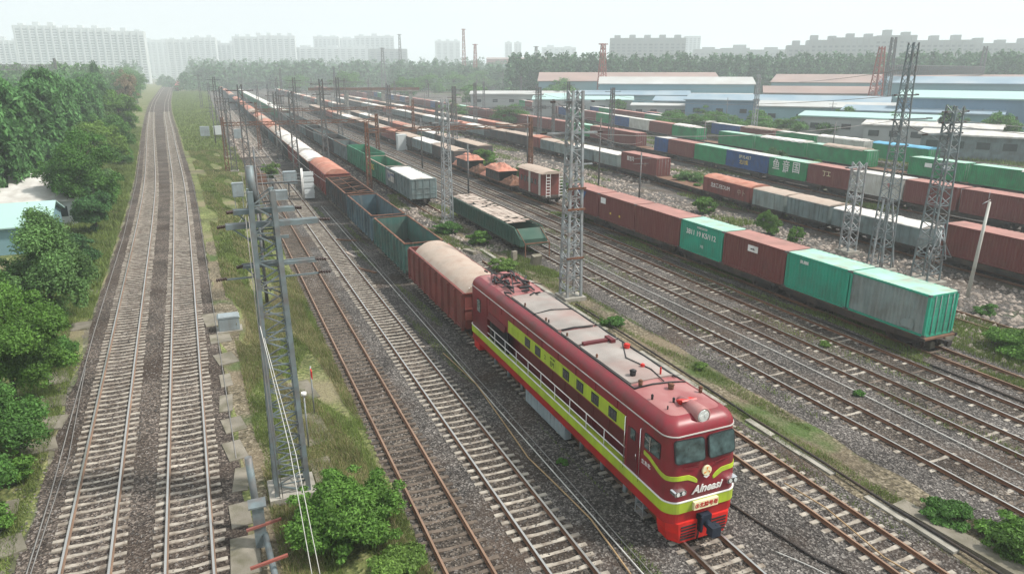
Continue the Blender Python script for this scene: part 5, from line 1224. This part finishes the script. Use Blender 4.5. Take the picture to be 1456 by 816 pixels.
# ground level cables, hoses, ropes
wire('pale cable lying along the gravel beside the freight train',[(11.9,12,.05),(11.9,30,.06),(12.0,50,.06),(12.1,90,.06)],.03,-.02,'cablew','ground_cable')
wire('second pale cable lying parallel to the one beside the train',[(12.15,11,.05),(12.25,40,.06),(12.5,90,.06)],.025,-.02,'cable','ground_cable')
wire('straw coloured rope lying on the gravel left of the locomotive',[(11.4,15.5,.05),(11.75,20,.08),(11.4,25,.05),(11.9,33,.08),(11.6,38,.05)],.035,-.02,'rope','ground_rope')
wire('straw coloured rope lying on the sleepers right of the locomotive',[(20.2,8.5,.12),(20.6,11,.12),(20.1,14,.12),(20.5,17,.12),(20.3,19,.1)],.03,-.01,'rope','ground_rope')
wire('dark hose winding over gravel between the nose and the right track',[(17.8,9,.05),(18.3,10.5,.06),(17.6,12,.05),(18.4,13.5,.05),(17.9,15,.05),(17.5,17.5,.05),(17.2,19.5,.05)],.05,-.02,'under','ground_hose')
wire('pale thin wire curling over gravel near the locomotive nose',[(17.2,12.5,.05),(17.9,13.2,.05),(17.5,14.6,.05),(16.9,15.8,.05)],.02,-.01,'cablew','ground_cable')
wire('dark pipe running along the weedy kerb',[(23.0,10,.12),(22.9,16,.15),(23.0,24,.12),(23.2,34,.15),(23.3,43,.12)],.06,-.03,'under','ground_pipe')
wire('pale cable along the left edge of the curving track bed',[(fA(15)-1.9,15,.05),(fA(30)-1.75,30,.05),(fA(50)-1.9,50,.05),(fA(80)-1.8,80,.05),(fA(120)-1.9,120,.05),(fA(170)-1.9,170,.05)],.028,-.01,'cable','ground_cable')
wire('second cable wandering beside the left track bed',[(fA(15)-1.55,15,.05),(fA(24)-1.7,24,.05),(fA(33)-1.45,33,.05),(fA(44)-1.8,44,.05)],.022,-.01,'cable','ground_cable')
wire('cable along the grass edge of the right curving track',[(fB(30)+1.95,30,.06),(fB(60)+1.9,60,.06),(fB(95)+1.95,95,.06),(fB(120)+1.9,120,.06)],.022,-.01,'cable','ground_cable')
wire('pale cable between the second and third yard tracks',[(30.1,14,.05),(30.3,30,.06),(30.0,46,.05),(30.2,80,.05)],.03,-.01,'cablew','ground_cable')
wire('dark cable between the third yard track and the container row',[(37.2,14,.06),(37.0,35,.06),(37.3,60,.06),(37.1,90,.06)],.06,-.01,'under','ground_cable')
# kerbs, slabs, cabinets
def slab(label,x,y,w_,d,h,rz=0,name='concrete_slab',m_='slabdk',tilt=0,grp='loose slabs and kerb stones'):
    m=MB(); e=.02; rings=[]
    rings=[[(-w_/2+q*.5,-d/2,0),(w_/2,-d/2+q,0),(w_/2-q,d/2,0),(-w_/2,d/2-q*.7,0)] for q in(rnd.uniform(0,.12)*w_,)]
    lo=rings[0]; m.loft([lo,[(a*.99,b_*.99,h) for a,b_,_ in lo]],0,False,True,True,True)
    o=m.build(name,M[m_]); o.location=(x,y,-.04 if h<.14 else 0); o.rotation_euler=(tilt,0,rz); return tag(o,label,'slab',grp)
t=thing('kerb','long pale concrete kerb with weeds right of the locomotive','kerb',(0,0,0))
y=10.
while y<60:
    L_=rnd.uniform(1.6,2.1); 
    if rnd.random()>.15: m=MB(); xo=22.75+rnd.uniform(-.05,.05); m.box(xo-.16,xo+.16,y,y+L_-.04,-.05,rnd.uniform(.05,.14)); m.build('kerb_stone',M['slab'],t)
    y+=L_
slab('long pale slab angled beside the weedy kerb at the lower right',23.6,13.6,.75,5.2,.16,R(4)); slab('concrete platform block under the end of the grey green container',40.6,27.9,2.6,1.6,.5,R(5))
k=0
for x,y,w_,d,rz in [(-8.3,22.5,1.0,1.5,.2),(-8.5,24.6,.9,1.6,-.1),(-8.35,26.8,1.1,1.3,.3),(-8.9,29.5,.8,1.2,.1),(-8.7,34.6,1.5,1.4,.15),(-8.8,37,1.6,1.5,-.1),(-8.95,39.6,1.2,1.4,.05),(-9.2,43,1.,1.8,.2),(-9.3,52,1.2,1.6,0),(-9.8,60,1.4,2,.1)]:
    k+=1; slab('broken slab along the left bank, %s from the bottom of the photo'%ordn(k),x,y,w_,d,.12,rz)
k=0
for x,y,w_,d,rz in [(-.55,23,.9,2.4,.03),(-.6,25.6,.9,2.3,-.02),(-.5,28.2,.85,2.2,.02),(-.55,30.8,.8,2.3,.04),(-.6,33.4,.9,2.2,0),(-.7,36.,.8,2.2,.02),(-.75,39,.9,2.4,-.02),(-.7,42.3,1.2,2.6,.05),(-.8,46,1.6,2.4,.1),(-1,50.,1.8,3,.02)]:
    k+=1; slab('slab in the broken path beside the pale track, %s from the bottom of the photo'%ordn(k),x+rnd.uniform(-.15,.2),y,w_*rnd.uniform(.7,1.15),d*rnd.uniform(.7,.95),.09,rz+rnd.uniform(-.14,.14))
slab('larger pale slab just right of the front mast foot',3.0,31.5,1.4,3.4,.1,.05); slab('pale slab farther up right of the front mast',3.1,36,1.3,2.6,.1,.1); slab('stepped slab right of the front mast base',2.9,27.6,.9,2.0,.12,.03)
slab('upright pale stone by the plank topped wagon end',24.1,56.3,.5,.35,.9,.2); slab('leaning pale stone slab by the plank topped wagon end',25.1,54.0,.9,.45,1.1,.1,tilt=.3); slab('small pale block in the weeds beside the empty teal gondola',21.4,60.5,.6,1.6,.3,.3)
def cabinet(label,x,y,w_,d,h,m_='boxgrey',legs=0.,rz=0):
    t=thing('trackside_cabinet',label,'cabinet',(x,y,0),rz,'trackside cabinets'); m=MB(); m.box(-w_/2,w_/2,-d/2,d/2,legs,legs+h); m.prism([(-w_/2-.05,legs+h),(w_/2+.05,legs+h),(w_/2-.05,legs+h+.1),(-w_/2+.05,legs+h+.1)],'y',-d/2-.05,d/2+.05); m.build('cabinet_body',M[m_],t)
    m=MB(); m.box(-w_/2+.05,w_/2-.05,-d/2-.025,-d/2-.002,legs+.08,legs+h-.06); dd=m.build('door',M[m_],t); m=MB(); m.box(w_/2-.2,w_/2-.16,-d/2-.05,-d/2-.026,legs+h*.45,legs+h*.6); m.build('handle',M['chrome'],dd)
    if legs:
        for sx in(-1,1): m=MB(); m.box(sx*w_*.35-.04,sx*w_*.35+.04,-.04,.04,0,legs); m.build('leg',M['steel'],t)
    m=MB(); m.box(-w_/2-.15,w_/2+.15,-d/2-.15,d/2+.15,-.05,.05); m.build('plinth',M['slab'],t)
    return t
cabinet('pale blue grey cabinet on the broken path beside the front mast',-.15,47.6,1.3,.9,.9); cabinet('grey cabinet on legs in the grass strip behind the front mast',2.6,92,1.3,.8,1.6,legs=1.6)
cabinet('grey cabinet on legs left of the mast cluster',-.6,196,2.2,1.4,2.2,legs=.6); cabinet('pale cabinet with glass top right of the one on legs',2.6,196,2.4,1.6,2.,legs=.8,m_='wall_pale')
cabinet('small blue cabinet near the narrow strip of platform slabs',7,192,2.0,1.5,2.2); cabinet('white box among weeds at the left edge',-10.6,30.3,.7,.5,.8,'white'); cabinet('tall pale cabinet between two yard tracks',38,150,2,1.4,3.2,'wall_pale'); cabinet('grey transformer box in the mast cluster',9.9,103,1.8,1.2,1.6,m_='boxgrey',legs=1.2)
cabinet('low grey equipment box at the foot of the mast cluster',8,97,1.6,1.2,1.2); cabinet('rust stained box beside the mast cluster',6.6,111,1.4,1.,1.6,m_='rust')
# platform-like staging in the cluster
t=thing('signal_platform','grey steel staging with pipes beyond the grass strip','platform',(8.2,98,0)); m=MB(); m.box(-3.2,3.2,0,.8,2.0,2.15); m.box(-3.2,3.2,-.05,0,2.15,2.2); m.build('deck',M['steel_dk'],t)
for x in(-3,-1,1,3): m=MB(); m.box(x-.08,x+.08,.3,.46,0,2); m.build('leg',M['steel_dk'],t)
m=MB()
for z in(2.7,3.2): m.bar((-3.1,0,z),(3.1,0,z),.05)
for x in(-3,-1.5,0,1.5,3): m.bar((x,0,2.15),(x,0,3.2),.05)
m.build('railing',M['steel'],t)
t=thing('white_relay_case','tall white relay case with pale pipes beside the covered wagons','relay case',(11.5,96,0)); m=MB(); m.box(-.6,.6,-.5,.5,.2,3.6)
for z in(.8,1.6,2.4,3.2): m.box(-.66,.66,-.56,-.5,z,z+.5)
m.build('case_body',M['wall_pale'],t); m=MB()
for x in(-.9,-.75): m.cyl((x,-.6,0),(x,-.6,4.2),.07,8)
m.build('pipe',M['white'],t)
# piping by the front mast foot
t=thing('steel_bollard_frame','grey steel pipe stand with two red brackets left of the leafy bush','pipe stand',(.1,22.2,0)); m=MB(); m.cyl((0,2.2,0),(-.1,2.3,3.0),.13,10); m.box(-.2,.2,1.0,1.4,0,1.7); m.box(-.3,.3,.9,1.5,1.7,1.76); m.cyl((.15,1.1,.5),(.4,-3.5,.35),.11,8); m.build('pipe',M['steel_md'],t)
for y_ in(.95,-1.2): m=MB(); m.bar((-.45,y_,.9),(.75,y_+.1,1.0),.09); m.build('bracket',M['redmast'],t)
wire('pale cable from the front mast down to the bottom of the photo',[(.95,25.8,7.5),(1.35,23,4.0),(1.5,20.2,.4)],.014,.0,'cablew','guy_cable'); wire('second pale cable beside the one from the front mast',[(1.05,25.8,7.0),(1.55,23,3.6),(1.75,20.2,.4)],.014,.0,'cablew','guy_cable')
for i,(x,y,lab) in enumerate([(3.3,33.,'small red flag on a thin post right of the front mast'),(2.6,29.8,'thin post with a white cap right of the front mast')]):
    t=thing('marker_post',lab,'marker post',(x,y,0),0,'marker posts'); m=MB(); m.cyl((0,0,0),(0,0,2.6),.035,6); m.build('post',M['steel'],t)
    m=MB(); 
    if i==0: m.box(-.02,.02,-.45,-.03,2.1,2.5)
    else: m.cyl((0,0,2.6),(0,0,2.75),.12,8)
    m.build('flag' if i==0 else 'cap',M['redflag' if i==0 else 'white'],t)
k=0
for x,y,a in [(11.2,58.,.5),(11.6,70,.9),(10.9,64,.2)]:
    k+=1; m=MB(); m.box(-.12,.12,-1.1,1.1,0,.1); o=m.build('timber_plank',M['wood' if k<3 else 'plank']); o.location=(x,y,.03); o.rotation_euler=(0,0,a); tag(o,'loose timber on the gravel left of the empty gondolas, %s from the camera'%ordn({58.:1,64:2,70:3}[y]),'plank','loose timbers')

# ------------------------------------------------------------------ vegetation
def leafcloud(clumps,n,size,seed,flat=.5,droop=0.,shell=.55):
    """leaf-sized quads through each clump's outer volume; clumps (x,y,z,rx,ry,rz)"""
    g=np.random.default_rng(seed); C=np.array(clumps,float); vol=(C[:,3]*C[:,4]*C[:,5])**(2/3); cnt=np.maximum(4,(n*vol/vol.sum()).astype(int)); P=[];Nn=[]
    for c,k in zip(C,cnt):
        d=g.normal(size=(k,3)); d/=np.linalg.norm(d,axis=1)[:,None]; d[:,2]=np.where(d[:,2]<-.35,-d[:,2]*.6,d[:,2])
        r=shell+(1-shell)*g.random(k)**.6; r*=1+.16*np.sin(d[:,0]*7+c[0]*3)*np.sin(d[:,1]*6+c[1])+.1*g.normal(size=k)
        P.append(c[:3]+d*r[:,None]*c[3:6]); Nn.append(d)
    P=np.concatenate(P); D=np.concatenate(Nn); k=len(P)
    if droop: D[:,2]*=.3
    nrm=D+g.normal(size=(k,3))*.75; nrm[:,2]+=flat; nrm/=np.linalg.norm(nrm,axis=1)[:,None]
    t=g.normal(size=(k,3)); 
    if droop: t=t*.35; t[:,2]-=1
    t-=nrm*(t*nrm).sum(1)[:,None]; t/=np.linalg.norm(t,axis=1)[:,None]; b_=np.cross(nrm,t)
    s=(size*g.uniform(.6,1.35,k))[:,None]; a=1.0+droop
    V=np.stack([P-t*s*a,P+b_*s*.5,P+t*s*a,P-b_*s*.5],1).reshape(-1,3); F=np.arange(4*k).reshape(-1,4); return V,F
def clumps_for(w_,h,base,n,seed,shape='round',cr=.34):
    g=random.Random(seed); out=[]
    for i in range(n):
        while True:
            x,y,z=(g.uniform(-1,1) for _ in range(3))
            r=math.sqrt(x*x+y*y+z*z)
            if .35<r<.95: break
        k=1.
        if shape=='cone': zz=(z+1)/2; k=(1.05-zz)**.75; 
        if shape=='fan': zz=(z+1)/2; k=.75+.35*zz
        q=cr*g.uniform(.65,1.25)
        if i%4==3: q*=.5; e_=1.12/max(r,.5); x*=e_;y*=e_;z=min(1.25,z*e_)
        out.append((x*k*w_*(1-cr*.6),y*k*w_*(1-cr*.6),base+(h-base)*((z*(1-cr*.6)+1)/2),w_*q,w_*q,(h-base)/2*q*(1.0 if shape!='cone' else 1.3)))
    return out
def trunk_mb(h,r,seed,limbs=6,spread=.5,bend=.1):
    g=random.Random(seed); m=MB(); P=[(bend*math.sin(i*.9)*i/5,bend*math.cos(i*1.3)*i/5,h*i/6-.1) for i in range(7)]; m.tube(P,[r*(1-.12*i) for i in range(7)],7)
    for k in range(limbs):
        i=g.randint(2,5); a=k*2.4+g.uniform(-.4,.4); p=Vector(P[i]); q=p+Vector((math.cos(a)*spread*h*g.uniform(.5,1),math.sin(a)*spread*h*g.uniform(.5,1),h*g.uniform(.15,.4))); mid=p.lerp(q,.5)+Vector((0,0,.06*h)); m.tube([p,mid,q],[r*.45,r*.3,r*.1],5)
    return m
def tree(name,label,x,y,w_,h,base,n,leaf,lm,seed,shape='round',ncl=26,group=None,cat='tree',cr=.34,droop=0.,flat=.5,trunk=True,r=None):
    t=thing(name,label,cat,(x,y,0),0,group)
    trunk_mb(h*.8,r or max(.05,h*.022),seed,7,.28).build('trunk' if cat=='tree' else 'stem',M['bark'],t)
    V,F=leafcloud(clumps_for(w_,h,base,ncl,seed,shape,cr),n,leaf,seed,flat,droop); link('crown' if cat=='tree' else 'foliage',np_mesh('crown',V,F,LF[lm]),t); return t
# weeping vine-draped row
def weeping(seed,h=13.5,w_=3.2,n=16000):
    g=np.random.default_rng(seed); C=[]; nc=26
    for i in range(nc):
        a=i*2.39996+g.uniform(-.3,.3); r0=g.uniform(.1,.9)*w_*.35; reach=w_*g.uniform(.55,1.0); top=h*g.uniform(.80,1.02) if i%2 else h*g.uniform(.5,.8); bot=top*g.uniform(.05,.35); q=9
        for k in range(q):
            u=k/(q-1); rr=r0+(reach-r0)*math.sin(min(1,u*1.6)*PI/2); z=top-(top-bot)*u**1.5; s_=(.95-.35*u)*g.uniform(.85,1.15)
            C.append((rr*math.cos(a+.1*u),rr*math.sin(a+.1*u),max(z,.6),s_*.85,s_*.85,s_*1.1))
    return leafcloud(C,n,.27,seed,.5,.5)
GW='weeping trees of the left row'
wp=[]
for i in range(3):
    t=thing('weeping_tree','x','tree',(0,0,0),0,GW); trunk_mb(10,.28,70+i,6,.2).build('trunk',M['bark'],t); V,F=weeping(80+i,13.3+i*.5,3.3,24000); link('crown',np_mesh('crown',V,F,LF['willow']),t); wp.append(t)
wl=[(-25.5,92),(-24.5,101),(-24.2,110),(-24.0,119),(-23.8,128.5),(-24,138),(-24,148),(-24.2,158.5),(-24.6,170),(-25,182),(-25.7,195),(-26.6,209),(-27.7,224),(-29,241),(-30.5,260),(-32,281),(-27.8,83),(-31,96),(-31,109),(-31,123),(-31,138),(-31.5,155),(-32,174),(-33,196),(-34.5,220),(-36,250),(-37.5,285),(-29.5,73)]
for i,(x,y) in enumerate(wl):
    row='front line' if i<16 else 'rear line'; j=i+1 if i<16 else i-15
    lab='dark green weeping tree in the %s of the left row, %s from the camera'%(row,ordn(j)) if i not in(16,27) else ('dark green weeping tree at the left edge behind the green roofed house' if i==16 else 'dark green weeping tree nearest the left edge, clipped by the frame')
    s=rnd.uniform(.92,1.1)
    if i<3: t=wp[i]; t.location=(x,y,0); t['label']=lab; t.scale=(s*1.15,s*1.15,s)
    else: dup(wp[i%3],(x,y,0),rnd.uniform(0,6),lab,scale=(s*1.15,s*1.15,s*rnd.uniform(.94,1.04)))
# individual bushes and trees left of the tracks
GB='leafy trees on the left bank'
tree('broadleaf_tree','bright green bushy tree at the left edge, nearest the camera',-10.5,39.6,3.1,6.4,.1,76000,.07,'bright',101,ncl=40,group=GB,cr=.30)
tree('broadleaf_tree','dark green shrubby tree low at the left edge under the bright bush',-10.0,33.8,2.2,3.8,0,36000,.07,'mid',102,ncl=30,group=GB)
tree('feathery_tree','light feathery green tree right of the houses',-10.9,53,3.9,7.9,.2,80000,.085,'feather',103,shape='cone',ncl=60,group=GB,cr=.24,flat=.9)
tree('feathery_tree','second feathery green tree clipped by the left edge',-14.2,51,3.2,5.8,.3,46000,.085,'mid',104,shape='cone',ncl=50,group=GB,cr=.25,flat=.9)
tree('broadleaf_tree','round dark green tree between the houses and the curving tracks',-13.7,92,4.3,10.4,.2,60000,.11,'mid',105,ncl=60,group=GB,cr=.27)
tree('broadleaf_tree','dark lower tree leaning toward the track under the round one',-11.9,84,2.2,5.0,.1,26000,.10,'dark',106,ncl=30,group=GB)
tree('broadleaf_tree','yellow green round tree beyond the round dark one',-16.6,128,4.6,9.0,.2,40000,.15,'yel',107,ncl=50,group=GB,cr=.28)
tree('broadleaf_tree','greyish green tree between the yellow green tree and the curve',-17.2,158,4.4,8.8,.2,30000,.16,'mid',108,ncl=46,group=GB,cr=.28)
tree('broadleaf_tree','bright green tree beneath the brown bare one',-20.6,212,5.6,11.5,.2,30000,.20,'bright',109,ncl=46,group=GB,cr=.28)
tree('broadleaf_tree','low pale shrub at the foot of the yellow green tree',-16.0,118,2.8,4.2,.0,16000,.13,'feather',110,ncl=24,group=GB)
tree('bare_tree','brownish half bare tree above the curve of the tracks',-24.8,290,4.6,17.5,2.5,9000,.20,'brown',111,shape='fan',ncl=50,group=GB,cr=.22,r=.35)
tree('conifer','narrow dark conifer left of the brown tree',-33.,285,3.4,18.5,1,12000,.28,'dark',112,shape='cone',ncl=40,group=GB)
for i,(x,y,w_,h) in enumerate([(-30,345,6,15),(-33.5,380,6.5,16),(-34,420,7,17),(-38,465,8,18),(-40,520,9,18),(-46,590,10,18)]):
    tree('broadleaf_tree','hazy dark green tree along the outside of the curve, %s from the camera'%ordn(i+1),x,y,w_,h,.3,9000,.42,'mid',120+i,ncl=30,group='hazy trees along the curve')
GS='low shrubs on the left bank'
for i,(x,y,w_,h,l) in enumerate([(-9.1,28.,.9,1.3,'bright'),(-9.2,23.4,1.0,1.2,'mid'),(-9.0,31.8,.9,1.3,'bright'),(-9.5,45,1.1,1.9,'mid'),(-10.2,26,1.2,1.9,'dark'),(-10.4,29.8,1.8,2.8,'mid'),(-10.9,25.2,1.9,2.7,'mid'),(-10.8,62,1.4,2.2,'mid'),(-11.5,70,1.6,2.6,'dark'),(-12.6,102,1.8,2.6,'mid'),(-14.5,146,2.,3.2,'mid'),(-18.3,180,2.6,4.,'dark')]):
    tree('shrub','low green shrub on the left bank, %s entry counted up the photo'%ordn(i+1) if False else ['small bright shrub beside the broken slabs near the bottom left','shrub in the bottom left corner','small bright shrub under the nearest left tree','shrub at the track edge right of the nearest left tree','dark shrub behind the bottom left slabs','dark bushy shrub left of the white box','shrub mass at the bottom left edge','shrub right of the feathery tree foot','dark shrub between the feathery and the round dark tree','shrub before the yellow green tree','shrub right of the greyish green tree','dark shrub at the foot of the bright tree by the curve'][i],x,y,w_,h,0,int(5500*w_+1500),.065 if y<50 else .10,l,140+i,ncl=16,group=GS,cat='shrub',cr=.4,r=.03)
tree('leafy_bush','big bright leafy bush at the foot of the front mast',3.1,22.6,2.2,2.4,-.2,42000,.065,'bright',160,ncl=90,cat='shrub',cr=.22,r=.04)
tree('leafy_bush','small weedy bush right of the big bright bush',4.2,19.6,1.3,1.0,-.1,12000,.06,'yel',161,ncl=20,cat='shrub',cr=.35,r=.03)
yb=[(22.0,69.5,1.5,1.3,'mid','bush between the empty gondola and the slim mast'),(21.8,53.6,1.3,1.2,'yel','yellowish bush just behind the locomotive rear'),(23.4,63.5,1.2,1.4,'bright','bright weeds by the foot of the slim mast'),(53.9,67.8,1.6,1.9,'bright','round bright bush behind the lettered green container'),(52.6,55.6,1.5,2.6,'bright','tall bright bush behind the maroon placard container'),(52.2,51.4,.9,1.8,'bright','slim bright bush right of the tall bright one'),(43.9,24.2,2.2,1.6,'bright','bright weeds at the right edge beyond the end container'),(45.5,20.6,2.2,1.2,'mid','weed patch at the right edge'),(63.8,84,2.6,2.4,'feather','feathery bush in the gap right of the maroon lettered container'),(62.5,79.5,1.8,1.6,'mid','low bush beside the red covered wagon'),(44.8,101,1.8,2.4,'bright','bush behind the nearer scrap wagon'),(45,118,2.4,3.4,'bright','bush behind the farther scrap wagon'),(44.6,88,1.4,1.8,'mid','bush behind the brake van'),(49,100,1.6,1.6,'mid','weedy bush before the grey wagons'),(46,160,3,2.6,'mid','bush left of the dark gondola in the middle distance'),(43,205,3.4,2.6,'bright','bright hedge patch in the middle of the yard'),(8.6,118,1.5,2.6,'yel','round yellow green bush in the mast cluster'),(24.3,14.8,1.,.7,'mid','weeds on the kerb by the long pale slab'),(25.2,12.4,1.6,1.0,'bright','bright weeds in the lower right corner'),(23.6,38.4,.9,.6,'mid','weeds at the foot of the tall pale mast'),(104,70,2.2,3.,'mid','bush between the green containers and the sheds'),(94,100,2.6,3.2,'dark','dark shrub on top of the bank behind the lettered green container'),(92,88,2.,2.4,'mid','shrub behind the grey white container')]
for i,(x,y,w_,h,l,lab) in enumerate(yb):
    tree('shrub',lab,x,y,w_,h,-.1,int(5000+6000*w_*(1 if y<75 else .5)),.07 if y<60 else .12,l,170+i,ncl=30,cat='shrub',cr=.28,r=.03,group='shrubs among the tracks')
for i,(x,y,w_,h) in enumerate([(112,158,5,6.2),(118,152,5,6.5),(124,148,5,6),(131,144,5,5.6),(137,141,4.6,5.4),(119,166,5,6),(127,158,5,5.6),(146,136,4.5,5),(84,200,6,7),(78,235,6,7)]):
    tree('roadside_tree','green roadside tree behind the blue and green containers, %s from the left'%ordn({0:4,1:5,2:6,3:8,4:9,5:3,6:7,7:10,8:2,9:1}[i]),x,y,w_,h,.2,12000,.17,'mid',200+i,ncl=30,group='roadside trees behind the container rows')
bm=[(150,300,9,11),(168,330,9,12),(120,330,9,10),(105,400,10,13),(85,470,12,16),(130,440,12,14),(160,480,14,16),(200,420,10,13),(60,520,10,14),(185,500,14,17)]
for i,(x,y,w_,h) in enumerate(bm):
    tree('roadside_tree','hazy green tree beyond the rear rows, %s by distance'%ordn(i+1),x,y,w_,h,.3,7000,.4,'mid',230+i,ncl=26,group='hazy trees beyond the rear rows')
# poplar belt, far green masses (read as one mass)
def belt(name,pts,h0,h1,w_,leaf,n,lm,seed):
    g=np.random.default_rng(seed); C=[]
    for x,y in pts:
        h=g.uniform(h0,h1)
        for q in range(7):
            z=h*(.12+.8*q/6); ww=w_*(1.0-.72*(q/6)**1.6)*g.uniform(.7,1.1); C.append((x+g.uniform(-.6,.6),y+g.uniform(-.6,.6),z,ww,ww,h*.12))
    V,F=leafcloud(C,n,leaf,seed,.2); o=link(name,np_mesh(name,V,F,LF[lm])); return tag(o,kind='stuff')
pts=[]
for u in np.arange(725,1500,4.2):
    for dd in(415,432): x,y=at((u+rnd.uniform(-2,2)-728)*k_,dd+rnd.uniform(-8,8)-max(0,(u-1100))*.16); pts.append((x,y))
belt('poplar_wood',pts,21.5,26,5.2,.85,260000,'poplar',301)
pts=[]
for u in np.arange(560,760,6):
    x,y=at((u-728)*k_,560+rnd.uniform(-25,25)); pts.append((x,y))
belt('far_wood',pts,14,20,6,.9,40000,'poplar',302)
pts=[]
for u in np.arange(-60,235,5):
    for dd in(360,420,480,560): x,y=at((u+rnd.uniform(-3,3)-728)*k_,dd+rnd.uniform(-15,15)); pts.append((x,y))
belt('far_wood',[p for p in pts if p[0]<-45],15,20,8,.9,120000,'mid',303)
pts=[]
for i in range(90): y=rnd.uniform(60,330); pts.append((rnd.uniform(-75,-38),y))
belt('far_wood',pts,13,16.5,7,.55,120000,'willow',304)
pts=[(at((u-728)*k_,d)) for u,d in [(rnd.uniform(230,720),rnd.uniform(560,1000)) for _ in range(60)]]
belt('far_wood',pts,8,15,9,1.0,40000,'poplar',305)

for dd_,h0_,h1_,u0_,u1_ in ((640,17,24,215,760),(820,22,29,180,900),(1050,27,35,180,1100)):
    pts=[at((u+rnd.uniform(-3,3)-728)*k_,dd_+rnd.uniform(-30,30)) for u in np.arange(u0_,u1_,6.5)]
    belt('far_wood',[p for p in pts if abs(p[0]-np.interp(p[1],[500,1100],[-24,-42]))>26],h0_,h1_,11,1.5,45000,'poplar',int(dd_))
for i,(u_,d_) in enumerate([(1085,205),(1150,222),(1215,196),(1290,176),(1365,172),(1440,160),(1120,262),(1010,240),(950,262),(880,262),(800,300),(1400,215),(1300,232),(1060,285)]):
    x,y=at((u_-728)*k_,d_); tree('roadside_tree','green tree growing among the halls, %s in order'%ordn(i+1),x,y,rnd.uniform(3,5),rnd.uniform(6,9),.2,7000,.24,'mid',450+i,ncl=26,group='trees among the halls')
# grass
def blades(name,n,x0,x1,y0,y1,h0,h1,wd,m_,mask=None,seed=1,pw=1.3,lean=.35):
    g=np.random.default_rng(seed); X=g.uniform(x0,x1,n*3); Y=y0+(y1-y0)*g.random(n*3)**pw
    if mask is not None: k=mask(X,Y); X=X[k];Y=Y[k]
    X=X[:n];Y=Y[:n];n=len(X); a=g.uniform(0,6.28,n); h=g.uniform(h0,h1,n)*(.6+.6*np.sin(X*1.7+Y*.9)**2); w_=wd*g.uniform(.7,1.3,n)
    dx,dy=np.cos(a)*w_,np.sin(a)*w_; lx,ly=g.normal(size=n)*lean*h,g.normal(size=n)*lean*h; z=np.zeros(n)
    V=np.stack([np.stack([X-dx,Y-dy,z],1),np.stack([X+dx,Y+dy,z],1),np.stack([X+lx,Y+ly,h],1)],1).reshape(-1,3); F=np.arange(3*n).reshape(-1,3)
    return tag(link(name,np_mesh(name,V,F,LF[m_])),kind='stuff')
fb=np.vectorize(fB); fa=np.vectorize(fA)
def patch(X,Y,t=.0,s=.35): return (np.sin(X*1.3*s*3+Y*s)+np.sin(X*.7-Y*.43*s*2+1)+np.sin(Y*.21+X*2.1))>t
verge=lambda X,Y:(X>fb(Y)+2.9)&(X<5.35)
blades('grass',90000,-1,5.4,14,60,.08,.34,.012,'grass',lambda X,Y:verge(X,Y)&patch(X,Y,-.9),1)
blades('dry_grass',70000,-1,5.4,14,60,.08,.40,.010,'dry',lambda X,Y:verge(X,Y)&patch(X+3,Y+5,-.3),2)
blades('grass',70000,-6,5.4,58,170,.1,.4,.03,'grass',lambda X,Y:verge(X,Y)&patch(X,Y,-1.2),3)
blades('dry_grass',30000,-6,5.4,58,170,.1,.45,.025,'dry',lambda X,Y:verge(X,Y)&patch(X+3,Y+5,0),4)
blades('grass',50000,-30,5,165,640,.2,.7,.10,'grass',lambda X,Y:(X>fb(Y)+2.4)&(X<4.),5)
bank=lambda X,Y:(X<fa(Y)-2.35)&(X>fa(Y)-9)
blades('grass',80000,-16,-7.5,16,60,.08,.42,.013,'grass',lambda X,Y:bank(X,Y)&patch(X,Y,-1.4),6)
blades('grass',70000,-24,-8,58,240,.15,.6,.04,'grass',bank,7)
blades('grass',26000,22.4,25.3,9,62,.05,.26,.012,'grass',lambda X,Y:patch(X*2,Y,.2),8)
blades('grass',60000,36.8,46,14,75,.06,.34,.016,'grass',lambda X,Y:patch(X,Y*1.5,.3)&((X>37.2)|(Y>1)),9)
blades('grass',26000,40.8,47,12,32,.08,.5,.015,'grass',None,10)
blades('grass',30000,17.5,27,50,95,.08,.4,.02,'grass',lambda X,Y:patch(X,Y,.6),11)
blades('grass',50000,41,80,60,220,.1,.6,.05,'grass',lambda X,Y:patch(X*.4,Y*.5,1.0),12)
blades('grass',60000,84,140,60,220,.1,.7,.08,'grass',lambda X,Y:patch(X*.4,Y*.5,.4),13)
blades('weeds',26000,26,44,16,90,.04,.22,.02,'grass',lambda X,Y:patch(X*1.1,Y*.6+3,1.35),14)
blades('weeds',9000,11,13.2,14,90,.04,.2,.015,'grass',lambda X,Y:patch(X*2.1,Y*.8+3,1.2),15)
blades('weeds',9000,16.8,22.4,10,60,.04,.2,.015,'grass',lambda X,Y:patch(X*1.6,Y*.7+1,1.4),16)
for i,(x,y,s_) in enumerate([(18.6,21,.5),(17.9,27,.35),(12.6,24,.3),(24.6,30,.5),(30.1,24,.35),(33.9,30,.4),(42.2,34,.8),(43.5,40,.7),(45,47,.9),(47,36,.8),(49,30,.9),(44.6,56,.8),(48,62,1.)]):
    tree('weed_clump','low weed clump growing in the gravel, %s from the locomotive nose outward'%ordn(i+1),x,y,s_,s_*.8,-.05,int(1500+3500*s_),.05,'yel' if i%2 else 'mid',400+i,ncl=14,cat='weeds',cr=.35,r=.015,group='weed clumps in the gravel')
